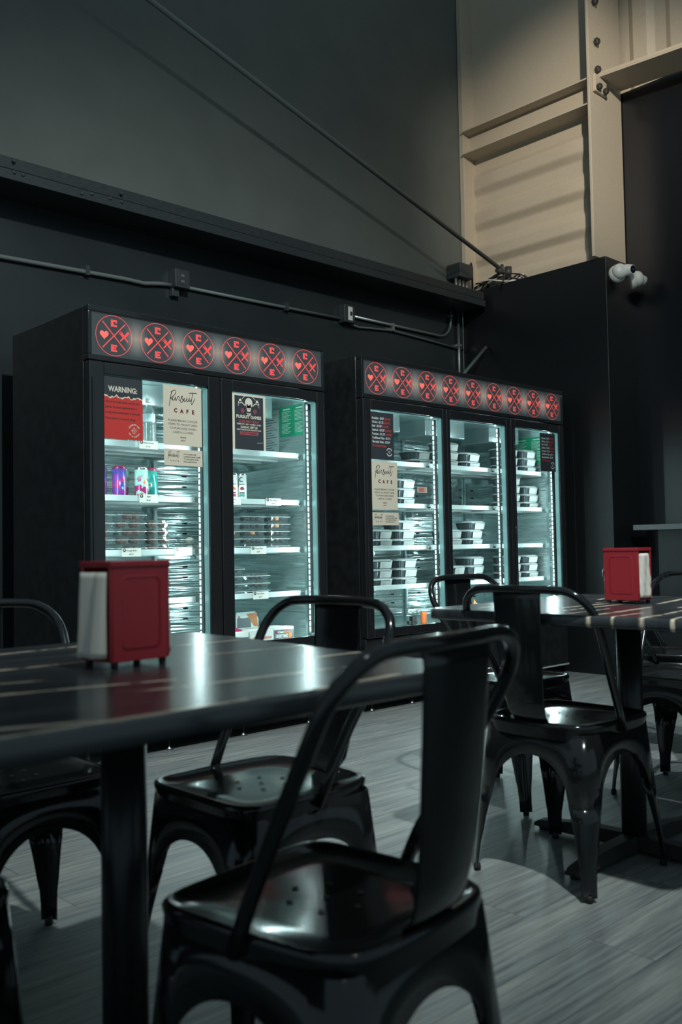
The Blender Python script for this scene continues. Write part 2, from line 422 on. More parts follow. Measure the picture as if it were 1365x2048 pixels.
# corrugated cream sheeting above the opening
b = MB()
ys = []; y = 3.60; prof = [(0, 0), (.05, .035), (.16, .035), (.21, 0), (.30, 0)]
cur = -3.0
pts = []
while cur < 4.7:
    for dy, dx in prof[:-1]: pts.append((6.5-dx, cur+dy))
    cur += .30
pts.append((6.5, cur))
b.loft([[(x, yy, 4.38) for x, yy in pts], [(x, yy, 6.6) for x, yy in pts]], cap0=False, cap1=False, closed=False, smooth=False)
o = struct(b.obj('wall_right_upper', m_steelwhite, solid=.004))
b = MB(); b.box(6.0, 6.05, 3.47, 3.51, 0, .17); b.box(6.0, 6.5, 3.45, 3.5, 0, .16)
struct(b.obj('baseboard_right', m_stub, bevel=.003))

# horizontal girt along the back wall
g = root('wall_girt', 'long black painted steel girt running across the back wall above the coolers', 'steel beam', (0, 0, 0))
b = MB(); b.box(-2.5, 6.0, 4.585, WY, 2.945, 3.008); b.box(-2.5, 6.0, 4.57, WY, 2.884, 2.938); b.box(-2.5, 6.0, 4.60, WY, 2.93, 2.95)
b.obj('beam_channel', m_beam, g, bevel=.003)
for px, py in ((28, 322), (28, 345), (46, 350), (183, 388), (220, 397), (243, 404), (163, 387), (243, 387)):
    p = atY(px, py, 4.572); b = MB(); b.lathe([(.010, 0), (.010, .006), (.006, .009)], 10); b.xf(Matrix.Translation(p) @ Matrix.Rotation(pi/2, 4, 'X')); b.obj('rivet', m_darkmetal, g)

# steel frame column: flanges, web, stiffeners, bolts
c = root('steel_column', 'cream painted steel frame column rising behind the black partition', 'steel column', (0, 0, 0))
b = MB(); b.box(6.05, 6.40, 4.80, 4.845, 3.02, 6.6); b.obj('rear_flange', m_steelwhite, c, bevel=.003)
b = MB(); b.box(6.0, 6.45, 3.57, 3.592, 3.06, 6.6); b.obj('front_flange', m_steelwhite, c, bevel=.003)
b = MB(); b.box(6.2, 6.21, 3.592, 4.80, 4.30, 6.6); b.obj('flat_web', m_steelwhite, c)
b = MB(); rows = []
nz = 110
for i in range(nz+1):
    z = 3.02+(4.26-3.02)*i/nz
    ph = ((z-3.02)/.30) % 1.0
    d = 0.045*(.5-.5*math.cos(2*pi*ph))**1.0
    d = .045*min(1, max(0, (math.sin(2*pi*ph)*.9+.5)))
    edge = .0
    rows.append([(6.2-d*(1 if 0 < j < 8 else .45), 3.66+(4.80-3.66)*j/8, z) for j in range(9)])
b.loft(rows, cap0=False, cap1=False, closed=False); b.obj('ribbed_web_panel', m_steelwhite, c)
for z, t in ((4.40, .012), (4.21, .012)):
    b = MB(); b.box(6.02, 6.2, 3.592, 4.80, z, z+t); b.obj('stiffener_plate', m_steelwhite, c, bevel=.002)
b = MB(); b.box(6.13, 6.2, 3.592, 4.80, 4.222, 4.40); b.obj('stiffener_web', m_steelwhite, c)
for px, py in ((1188, 4), (1192, 84), (1194, 140)):
    p = atY(px, py, 3.56)
    b = MB(); b.lathe([(.027, 0), (.027, .02), (.02, .03)], 6, smooth=False); b.xf(Matrix.Translation(p) @ Matrix.Rotation(pi/2, 4, 'X')); b.obj('bolt', m_bolt, c)
# header beam towards the right
h = root('header_beam', 'cream steel header beam bolted to the column high on the right', 'steel beam', (0, 0, 0))
b = MB(); v = []
def sbox(b, x0, x1, z0a, z1a, z0b, z1b, ya=3.56, yb=-1.0):
    q = [b.bm.verts.new(p) for p in ((x0, ya, z0a), (x1, ya, z0a), (x1, ya, z1a), (x0, ya, z1a), (x0, yb, z0b), (x1, yb, z0b), (x1, yb, z1b), (x0, yb, z1b))]
    for f in ((0, 1, 2, 3), (7, 6, 5, 4), (0, 4, 5, 1), (3, 2, 6, 7), (0, 3, 7, 4), (1, 5, 6, 2)): b.bm.faces.new([q[i] for i in f])
dz = -.084*4.56*1.0
sbox(b, 6.10, 6.42, 4.42, 4.435, 4.42+dz*.75, 4.435+dz*.75); b.obj('bottom_flange', m_steelwhite, h, bevel=.002)
b = MB(); sbox(b, 6.10, 6.11, 4.435, 4.455, 4.435+dz*.75, 4.455+dz*.75); b.obj('beam_web', m_steelwhite, h)
b = MB(); b.box(6.04, 6.2, 3.545, 3.568, 4.30, 4.43); b.obj('gusset_plate', m_steelwhite, h, bevel=.003)
for px, py in ((1197, 174), (1210, 184)):
    p = atY(px, py, 3.54)
    b = MB(); b.lathe([(.024, 0), (.024, .02), (.018, .03)], 6, smooth=False); b.xf(Matrix.Translation(p) @ Matrix.Rotation(pi/2, 4, 'X')); b.obj('bolt', m_bolt, h)

# diagonal tension rod in front of the back wall
r_ = root('bracing_rod', 'long diagonal grey bracing rod crossing in front of the upper wall', 'steel rod', (0, 0, 0))
A = atY(300, 0, 4.45); B = atY(1002, 538, 4.45); A2 = A+(A-B)*.8
b = MB(); b.tube([A2, B], .0165, 12); b.obj('rod', m_steelrod, r_)
b = MB(); e = B+Vector((.12, -.0, .012)); b.tube([B+Vector((-.05, 0, -.02)), B+Vector((.15, .0, -.02))], .02, 10); b.tube([B+Vector((.02, 0, -.03)), B+Vector((.02, 0, .04))], .013, 8)
b.tube([B+Vector((.1, 0, -.05)), B+Vector((.1, 0, .035))], .03, 10); b.obj('clevis', m_bolt, r_)
b = MB(); b.tube([B+Vector((-.0, 0, -.03)), Vector((6.12, 4.77, 3.1))], .012, 8); b.obj('tail_rod', m_bolt, r_)
b = MB(); b.tube([B+Vector((.06, 0, -.02)), B+Vector((-.1, -.1, -.12))], .009, 8); b.obj('loose_pin', m_bolt, r_)

# conduit, boxes and pipes on the lower wall
Yc = 4.83
def fix(z): return z
cd = root('wall_conduit', 'thin dark conduit running along the wall above the coolers to the switch box', 'electrical conduit', (0, 0, 0))
b = MB(); b.tube([(-1.6, Yc, 2.55), (2.09, Yc, 2.556), (2.85, Yc, 2.577), (2.98, Yc, 2.575), (3.08, Yc, 2.592), (3.17, Yc, 2.60)], .0135, 8); b.tube([(3.27, Yc, 2.606), (4.63, Yc, 2.62)], .0115, 8); b.obj('conduit_pipe', m_steelrod, cd)
for x, z in ((1.95, 2.556), (2.6, 2.57), (4.1, 2.612)):
    b = MB(); b.box(x-.012, x+.012, Yc-.018, WY, z-.02, z+.035); b.obj('pipe_strap', m_darkmetal, cd)
jb = root('junction_box', 'small black outlet box on the dark wall above the left cooler', 'electrical box', (3.22, Yc, 2.63))
b = MB(); b.box(-.05, .055, -.055, .02, -.05, .065); b.obj('box_body', m_darkmetal, jb, bevel=.004)
b = MB(); b.box(-.03, .03, -.058, -.055, -.03, .05); b.obj('receptacle', m_darkmetal, jb, bevel=.001)
for zz in (.018, -.018):
    b = MB(); b.box(-.012, .012, -.0595, -.058, zz, zz+.014); b.obj('socket', m_galv, jb)
b = MB(); b.box(-.05, .0, -.02, .02, -.10, -.05); b.obj('lower_plate', m_darkmetal, jb, bevel=.003)
sb = root('switch_box', 'black wall switch box with an ivory toggle beside the bright bent conduit', 'light switch', (4.67, Yc, 2.655))
b = MB(); b.box(-.055, .05, -.05, .02, -.065, .065); b.obj('box_body', m_darkmetal, sb, bevel=.004)
b = MB(); b.box(-.022, .022, -.054, -.05, -.05, .05); b.obj('switch_plate', m_switch, sb, bevel=.002)
b = MB(); b.box(-.006, .006, -.066, -.054, -.012, .012); b.obj('toggle', m_darkmetal, sb)
bc = root('bent_conduit', 'bright galvanised conduit bending up beneath the girt beside the switch box', 'electrical conduit', (0, 0, 0))
pts = [(4.72, Yc, 2.658), (5.72, Yc, 2.655)]+[(5.72+.15*math.sin(t), Yc, 2.805-.15*math.cos(t)) for t in (.3, .6, .9, 1.2, 1.5708)]+[(5.87, Yc, 2.884)]
b = MB(); b.tube(pts, .0115, 10); b.obj('conduit_pipe', m_galv, bc)
b = MB(); b.box(5.154, 5.178, Yc-.015, WY, 2.61, 2.67); b.obj('pipe_strap', m_galv, bc)
b = MB(); b.box(5.855, 5.885, Yc-.015, WY, 2.83, 2.85); b.obj('pipe_strap', m_galv, bc)
lc = root('low_cable_run', 'thin dark cable sagging below the bright conduit on the wall', 'cable', (0, 0, 0))
b = MB(); b.tube([(4.70, Yc, 2.60), (4.80, Yc, 2.585), (4.95, Yc, 2.598), (5.17, Yc, 2.615), (5.6, Yc, 2.60), (6.02, Yc, 2.58)], .008, 8); b.obj('cable_line', m_steelrod, lc)
vp = root('vertical_pipe', 'pale vertical pipe dropping from the girt behind the wide cooler', 'pipe', (0, 0, 0))
b = MB(); b.tube([(5.965, Yc, 2.884), (5.965, Yc, 2.05)], .0125, 10); b.obj('pipe', m_galv, vp)
b = MB(); b.box(5.945, 5.985, Yc-.016, WY, 2.6, 2.62); b.obj('pipe_strap', m_galv, vp)
st = MB(); st.tube([(5.47, 4.6, 2.085), (6.03, 4.6, 2.565)], .014, 8); tag(st.obj('loose_pole', m_steelrod), 'grey pole leaning from the wide cooler top against the black partition', 'pole')
jb2 = root('upper_junction_box', 'dark junction box with white conduit stubs above the girt beside the column', 'electrical box', (5.93, 4.79, 3.09))
b = MB(); b.box(-.085, .085, -.09, .05, .05, .165); b.obj('box_body', m_darkmetal, jb2, bevel=.004)
for k in range(4):
    b = MB(); b.tube([(-.08+.045*k, -.04, .04), (-.08+.045*k, -.04, -.08)], .012, 8); b.obj('conduit_stub', m_galv, jb2)
b = MB(); b.tube([(.07, -.05, .15), (.11, -.05, .2), (.15, -.03, .17), (.16, -.02, .0)], .008, 8); b.obj('feed_cable', m_cable, jb2)
cb = root('cable_bundle', 'loose coil of black and white cables on top of the partition corner', 'cable', (6.10, 4.45, 3.058))
random.seed(3)
for k in range(4):
    b = MB(); P = []
    for i in range(22):
        t = i/21*1.6*pi+k*.7
        P.append((.02+.06*math.cos(t)*(1+.2*k*.3), .22*math.sin(t)+.03*k, .035+.03*math.sin(2.3*t+k)))
    b.tube(P, .0065, 6); b.obj('cable_loop', m_switch if k == 2 else m_cable, cb)

# security cameras on the partition corner
def seccam(loc, rz, label):
    s = root('security_camera', label, 'security camera', loc, rz, 'white security cameras on the partition corner')
    b = MB(); b.lathe([(.046, -.02), (.062, -.02), (.064, -.012), (.064, .004), (.060, .010), (.060, .016), (.055, .020)], 36); b.xf(Matrix.Rotation(math.radians(78), 4, 'X') @ Matrix.Rotation(math.radians(-12), 4, 'Y')); b.obj('mount_base', m_white, s)
    b = MB(); b.lathe([(.056, .018), (.057, .034), (.053, .052), (.044, .066), (.028, .076), (.008, .080)], 36); b.xf(Matrix.Rotation(math.radians(78), 4, 'X') @ Matrix.Rotation(math.radians(-12), 4, 'Y')); b.obj('turret_shell', m_white, s)
    D = Vector((.14, -.98, -.14)).normalized(); O = Vector((.034, -.040, .016))
    q = [O, O+D*.034, O+D*.036, O+D*.058, O+D*.060, O+D*.072]
    b = MB(); b.tube(q, [.043, .041, .038, .036, .033, .031], 28); b.obj('eye_housing', m_white, s)
    b = MB(); b.tube([O+D*.0722, O+D*.0745], [.028, .027], 28); ln = b.obj('lens', m_lens, s)
    b = MB(); b.tube([O+D*.0746, O+D*.0756], [.010, .009], 20); b.obj('lens_ring', m_darkmetal, ln)
    b = MB(); b.tube([(0, .05, .05), (.0, .04, .075), (.06, .03, .09), (.12, .0, .05)], .004, 6); b.obj('lead_cable', m_cable, s)
    return s
p = atY(1236, 547, 3.44); seccam(tuple(p), math.radians(-18), 'white turret camera with its dark lens facing the room, nearest the partition edge')
p = atY(1266, 560, 3.40); seccam(tuple(p), math.radians(48), 'white turret camera turned away to the right, beside the front-facing one')

# counter ledge on the far wall
ld = root('counter_ledge', 'narrow grey stone ledge fixed to the dark wall at the right', 'counter', (0, 0, 0))
b = MB(); b.box(6.18, 6.458, -2.0, 3.43, 1.045, 1.085); b.obj('stone_slab', mat('grey_stone', (.10, .11, .12, 1), .35), ld, bevel=.003)
b = MB(); b.box(6.3, 6.458, -2.0, 3.3, 0, 1.045); b.obj('counter_base', m_stub, ld)

# ================================================================ chairs
def chair_point(t, z):
    k = z/.43; a = .208+(.176-.208)*k; bb = .226+(.177-.226)*k
    side = int(math.floor(t+.5)) % 4; u = (t+.5) % 1-.5
    px, py = 1.0, 2*u
    for _ in range(side): px, py = -py, px
    q = (abs(px)**9+abs(py)**9)**(1/9)
    px /= q; py /= q
    return Vector((px*a, py*bb, z))
def seat_ring(sc, z, n=72):
    out = []
    for i in range(n):
        t = 2*pi*i/n; c_, s_ = math.cos(t), math.sin(t)
        q = (abs(c_)**8+abs(s_)**8)**(1/8); x, y = c_/q, s_/q
        wv = 1.0 if y > 0 else 1-.10*y*y
        out.append((x*.182*wv*sc, y*.182*sc-(.012*(1-x*x) if y < -.9 else 0)*sc, z))
    return out
def make_chair(label, group='black metal cafe chairs', cat='chair'):
    r = root('cafe_chair', label, cat, group=group)
    b = MB()
    b.loft([seat_ring(.975, .41), seat_ring(.985, .43), seat_ring(.995, .440), seat_ring(1.0, .447), seat_ring(.985, .4535), seat_ring(.965, .4555), seat_ring(.935, .453), seat_ring(.89, .447), seat_ring(.6, .444), seat_ring(.25, .443), seat_ring(.05, .443)], cap0=False)
    for x, y in ((0, 0), (.045, .03), (-.045, .03), (.045, -.03), (-.045, -.03), (0, .06), (0, -.06)):
        b.bm.faces.new([b.bm.verts.new((x+.0055*math.cos(k*pi/5), y+.0055*math.sin(k*pi/5), .4448)) for k in range(10)]).material_index = 1
    b.obj('seat', [m_chair, m_hole], r)
    # apron with arches
    b = MB(); n = 128; top = []; bot = []; mid = []
    for i in range(n):
        t = i*4/n; u = abs((t+.5) % 1-.5)*2
        zb = .235 if u > .68 else .235+.125*(1-(u/.68)**2.1)**.5
        top.append(chair_point(t, .43)); mid.append(chair_point(t, (zb+.43)/2)); bot.append(chair_point(t, zb))
    b.loft([bot, mid, top], cap0=False, cap1=False); b.obj('apron', m_chair, r, solid=.003)
    for k in range(4):
        b = MB(); rings = []
        for z in (.245, .2, .16, .12, .09, .05, .012):
            wd = {.245: .165, .2: .136, .16: .115, .12: .098, .09: .08, .05: .072, .012: .07}[z]
            rings.append([chair_point(k+.5+wd*(-1+2*j/10), z) for j in range(11)])
        b.loft(rings, cap0=False, cap1=False, closed=False)
        lg = b.obj('leg', m_chair, r, solid=.003)
        c0 = chair_point(k+.5, 0)
        b = MB(); b.lathe([(.010, 0), (.0105, .012), (.009, .02)], 12, (c0.x*.97, c0.y*.97, 0)); b.obj('foot_cap', m_rubber, lg)
    # cross braces under the seat
    b = MB()
    for sg in (1, -1):
        p0 = chair_point(.5 if sg > 0 else 1.5, .37)*.97; p1 = chair_point(2.5 if sg > 0 else 3.5, .37)*.97
        b.tube([p0, (0, 0, .385), p1], .006, 6)
    b.obj('cross_brace', m_chair, r)
    # hoop
    prof = [(-.0, .425, .186), (-.035, .50, .190), (-.08, .58, .198), (-.12, .645, .208), (-.155, .70, .216), (-.18, .745, .218)]
    Lp = [(-w_, y, z) for y, z, w_ in prof]; rad = .09
    arc = []
    for i in range(1, 9):
        t = i/8*pi/2
        arc.append((-.218+rad*(1-math.cos(t)), -.18-.042*math.sin(t), .745+rad*math.sin(t)))
    top = [(x, -.224-.012*(1-(x/.128)**2), .837) for x in (-.09, -.05, 0, .05, .09)]
    top = [(x, y, z-.009) for x, y, z in top]; arc = [(x, y, z-.009*(z-.745)/.09) for x, y, z in arc]
    P = Lp+arc+top+[(-x, y, z) for x, y, z in arc[::-1]]+[(-x, y, z) for x, y, z in Lp[::-1]]
    b = MB(); b.tube(P, .0115, 12); b.obj('back_hoop', m_chair, r)
    # central splat
    b = MB(); rings = []
    for y, z, hw in ((-.236, .824, .080), (-.236, .80, .079), (-.232, .74, .077), (-.226, .66, .075), (-.218, .58, .070), (-.209, .52, .065), (-.197, .475, .061), (-.175, .452, .057), (-.15, .449, .05)):
        rings.append([(hw*s, y-.006*(1-s*s)*1.0, z) for s in (-1, -.92, -.5, 0, .5, .92, 1)])
    b.loft(rings, cap0=False, cap1=False, closed=False); b.obj('backrest', m_chair, r, solid=.003)
    return r
proto = make_chair('black metal cafe chair nearest the camera, its back to us at the left table')
CH = [  # x, y, heading, label   (local +y is the direction the sitter faces)
    (.922, 1.018, math.radians(7), None),
    (1.275, 1.61, pi/2, 'black metal cafe chair pushed under the right end of the left table'),
    (.925, 2.085, pi, 'black metal cafe chair on the far side of the left table behind the napkin holder'),
    (.435, 1.535, -pi/2, 'black metal chair cut off at the lower left edge beside the nearest chair'),
    (2.39, 1.56, -pi/2, 'black metal cafe chair tucked under the near side of the right table'),
    (2.93, 2.17, pi, 'black metal cafe chair between the right table and the wide cooler'),
    (3.40, 1.70, pi/2, 'black metal cafe chair on the far side of the right table'),
    (4.05, 2.12, math.radians(200), 'black metal cafe chair furthest off at the right edge'),
]
for i, (x, y, a, lab) in enumerate(CH):
    o = proto if i == 0 else copy_tree(proto)
    o.location = (x, y, 0); o.rotation_euler = (0, 0, a)
    if lab: o['label'] = lab

# ================================================================ tables
def table(name_mat, veins, outline, c, label):
    r = root('cafe_table', label, 'table', (c[0], c[1], 0), group='marble topped cafe tables')
    mm = marble(name_mat, veins)
    b = MB()
    def ring(off, z): 
        out = []
        for (x, y, nx, ny) in outline: out.append((x-c[0]-nx*off, y-c[1]-ny*off, z))
        return out
    b.loft([ring(.006, .728), ring(.001, .732), ring(0, .738), ring(0, .752), ring(.002, .757), ring(.007, .76), ring(.014, .76), ring(.03, .76)], smooth=True)
    o = b.obj('tabletop', mm, r)
    b = MB(); b.box(-.2, .2, -.2, .2, .716, .728); b.obj('mounting_plate', m_rubber, r, bevel=.003)
    b = MB(); b.tube([(0, 0, .05), (0, 0, .716)], .038, 24); b.obj('pedestal', mat('black_powder_coat', (.012, .013, .014, 1), .35), r)
    b = MB()
    for k in range(4):
        a = pi/2*k; d = Vector((math.cos(a), math.sin(a))); n = Vector((-d.y, d.x))
        P = []
        q = [(0.0, .034, .055), (.2, .032, .05), (.34, .028, .032), (.36, .024, .022)]
        rings = []
        for s, hw, zt in q:
            rings.append([(d.x*s+n.x*hw, d.y*s+n.y*hw, .012), (d.x*s-n.x*hw, d.y*s-n.y*hw, .012), (d.x*s-n.x*hw*.7, d.y*s-n.y*hw*.7, zt), (d.x*s+n.x*hw*.7, d.y*s+n.y*hw*.7, zt)])
        b.loft(rings, smooth=False)
    b.obj('cross_base', m_rubber, r, bevel=.003)
    for k in range(4):
        a = pi/2*k; b = MB(); b.lathe([(.018, 0), (.018, .012)], 12, (.33*math.cos(a), .33*math.sin(a), 0)); b.obj('foot_pad', m_rubber, r)
    return r
def rounded_quad(P, r, n=8):
    out = []
    m = len(P)
    for i in range(m):
        p = Vector(P[i]); a = (Vector(P[i-1])-p).normalized(); d = (Vector(P[(i+1) % m])-p).normalized()
        half = a.angle(d)/2; cen = p+(a+d).normalized()*(r/math.sin(half)); t = r/math.tan(half)
        s0 = (p+a*t-cen); s1 = (p+d*t-cen); a0 = math.atan2(s0.y, s0.x); a1 = math.atan2(s1.y, s1.x)
        dd = (a1-a0+pi) % (2*pi)-pi
        for k in range(n+1):
            t_ = a0+dd*k/n; out.append((cen.x+r*math.cos(t_), cen.y+r*math.sin(t_), math.cos(t_), math.sin(t_)))
    return out
cL = (.815, 1.40)
vl = [(.35, 1.75, .65, 1.74, .010), (.70, 1.745, .96, 1.77, .008), (.3, 1.50, .66, 1.507, .009), (.60, 1.50, .83, 1.514, .007), (.3, 1.27, .54, 1.25, .008), (.52, 1.25, .78, 1.185, .007),
      (.70, 1.118, .92, 1.10, .007), (.90, 1.10, 1.12, 1.09, .005), (.36, 1.03, .50, .98, .010), (.22, .958, .74, .955, .009), (1.11, 1.225, 1.22, 1.222, .007), (.5, 1.38, .62, 1.34, .006),
      (.84, .948, 1.02, .965, .008), (.86, 1.62, 1.2, 1.60, .004), (1.0, 1.42, 1.2, 1.4, .004)]
table('dark_marble_laminate', [(a-cL[0], b_-cL[1], c_-cL[0], d_-cL[1], w_) for a, b_, c_, d_, w_ in vl],
      rounded_quad([(.22, .938), (1.185, .938), (1.272, 1.858), (.22, 1.858)], .05), cL, 'dark marble topped square table at left in the foreground with cream veins')
cR = (2.655, 1.50)
vr = [(2.3, 1.575, 2.44, 1.583, .004), (2.465, 1.581, 2.80, 1.584, .009), (2.30, 1.515, 2.64, 1.522, .008), (2.195, 1.352, 2.55, 1.378, .010), (2.85, 1.713, 2.98, 1.745, .012), (2.74, 1.437, 3.02, 1.495, .012),
      (2.20, 1.20, 2.5, 1.235, .010), (2.16, 1.11, 2.4, 1.16, .008), (2.3, 1.80, 2.6, 1.82, .005), (2.6, 1.30, 3.0, 1.35, .008), (2.25, 1.44, 2.45, 1.45, .006), (2.2, 1.28, 2.34, 1.29, .007), (2.7, 1.63, 3.0, 1.66, .006)]
table('dark_marble_laminate_veined', [(a-cR[0], b_-cR[1], c_-cR[0], d_-cR[1], w_) for a, b_, c_, d_, w_ in vr],
      rounded_quad([(2.185, 1.02), (3.14, 1.02), (3.14, 1.985), (2.185, 1.93)], .05), cR, 'dark marble topped square table at right carrying the distant red napkin holder')

# ================================================================ napkin holders
def holder(loc, rz, label, bulge):
    r = root('napkin_holder', label, 'napkin dispenser', loc, rz, 'red napkin holders')
    # local: long red sides face -y and +y, napkin mouths face -x and +x
    hx, hy, H0, H1 = .056, .045, .012, .168
    b = MB(); b.box(-hx, hx, -hy, -hy+.004, H0, H1); b.box(-hx, hx, hy-.004, hy, H0, H1); b.box(-hx-.004, hx+.004, -hy-.002, hy+.002, H1-.002, H1+.008); b.box(-hx, hx, -hy, hy, H0-.002, H0+.003)
    for s in (-1, 1):
        for t in (-1, 1): b.box(min(s*hx, s*(hx+.003)), max(s*hx, s*(hx+.003)), min(t*hy, t*(hy-.008)), max(t*hy, t*(hy-.008)), H0, H1)
    b.obj('holder_shell', m_red, r, bevel=.0015)
    for t in (-1, 1):
        b = MB(); o_ = round_rect_pts(.040, .062, .012, 3); i_ = round_rect_pts(.037, .059, .010, 3)
        yy = t*(hy+.0012)
        n = len(o_)
        for k in range(n):
            k2 = (k+1) % n
            b.poly([(o_[k][0], yy-t*.0012, .09+o_[k][1]), (o_[k2][0], yy-t*.0012, .09+o_[k2][1]), (i_[k2][0], yy, .09+i_[k2][1]), (i_[k][0], yy, .09+i_[k][1])])
        b.obj('embossed_panel', m_red, r)
    for s in (-1, 1):
        b = MB(); rows = []
        for j in range(15):
            z = .018+(.158-.018)*j/14; row = []
            for k in range(13):
                y = -.036+.072*k/12; u = k/12
                d = (.019 if bulge > 1 else .005)*math.sin(pi*u)**.7+bulge*.005*math.sin(9*u+(1.2 if bulge > 1 else 3)*j/14)*(1 if s < 0 else .6)+(.0022*math.sin(31*u+j) if bulge < 1 else .0014*math.sin(26*u+.12*j))+(.002*math.sin(5.3*j+k*1.7) if bulge < 1 else 0)
                d += (.007*bulge*(1-j/14))
                row.append((s*(hx-.002+max(0, d)), y, z))
            rows.append(row)
        b.loft(rows, cap0=False, cap1=False, closed=False); b.obj('napkin_stack', m_napkin, r, solid=.0015)
    for s in (-1, 1):
        for t in (-1, 1):
            b = MB(); b.lathe([(.006, 0), (.0065, .012)], 12, (s*(hx-.008), t*(hy-.008), 0)); b.obj('rubber_foot', m_rubber, r)
    return r
holder((.826, 1.408, .7605), math.radians(4), 'red metal napkin holder on the near left table, napkins bulging out at left', 1.1)
holder((2.722, 1.534, .7605), math.radians(92), 'red metal napkin holder on the right table, crumpled napkins at its right end', .5)

# ================================================================ coolers
m_header = mat('backlit_header_film', rough=.35)
def header_nodes(m, per, W):
    # backlit film: LED modules sit behind the film in the gaps between the roundels
    tc = N(m, 'ShaderNodeTexCoord'); sp = N(m, 'ShaderNodeSeparateXYZ'); L(m, tc.outputs['Object'], sp.inputs[0])
    def mth(op, a, b=None):
        q = N(m, 'ShaderNodeMath', operation=op)
        for i, v in enumerate((a, b)):
            if v is None: continue
            if isinstance(v, (int, float)): q.inputs[i].default_value = v
            else: L(m, v, q.inputs[i])
        return q.outputs[0]
    ph = mth('COSINE', mth('MULTIPLY', sp.outputs[0], 2*pi/per))
    ph = mth('MULTIPLY', mth('ADD', ph, 1), .5); ph = mth('POWER', ph, 3.0)
    ed = mth('MINIMUM', mth('MAXIMUM', mth('MULTIPLY', mth('SUBTRACT', mth('MINIMUM', sp.outputs[0], mth('SUBTRACT', W, sp.outputs[0])), .05), 9), 0), 1); ph = mth('MULTIPLY', ph, ed)
    zz = mth('MULTIPLY', mth('ABSOLUTE', mth('SUBTRACT', sp.outputs[2], .10)), 11); zz = mth('MAXIMUM', mth('SUBTRACT', 1, zz), 0); zz = mth('POWER', zz, 1.0)
    return mth('MULTIPLY', ph, zz)
def header_mat(name, base, glow_c, glow, floor_, per, W, cold=None):
    m = mat(name, base, .35); k = header_nodes(m, per, W)
    a = N(m, 'ShaderNodeMath', operation='MULTIPLY_ADD'); L(m, k, a.inputs[0]); a.inputs[1].default_value = glow; a.inputs[2].default_value = floor_
    cx_ = N(m, 'ShaderNodeMix', data_type='RGBA'); L(m, k, cx_.inputs[0]); cx_.inputs[6].default_value = cold or glow_c; cx_.inputs[7].default_value = glow_c
    L(m, cx_.outputs[2], PB(m).inputs['Emission Color']); L(m, a.outputs[0], PB(m).inputs['Emission Strength']); return m
m_led = mat('led_strip_diffuser', (1, 1, 1, 1), .5, emit=(.86, 1, 1, 1), es=4.5)
m_ledbar = mat('led_strip_backing', (.55, .65, .66, 1), .25, metal=.8)
m_trim = mat('glass_edge_trim', (.30, .48, .48, 1), .15, metal=.3)
SHZ = [.70, .943, 1.206, 1.47]     # shelf top heights
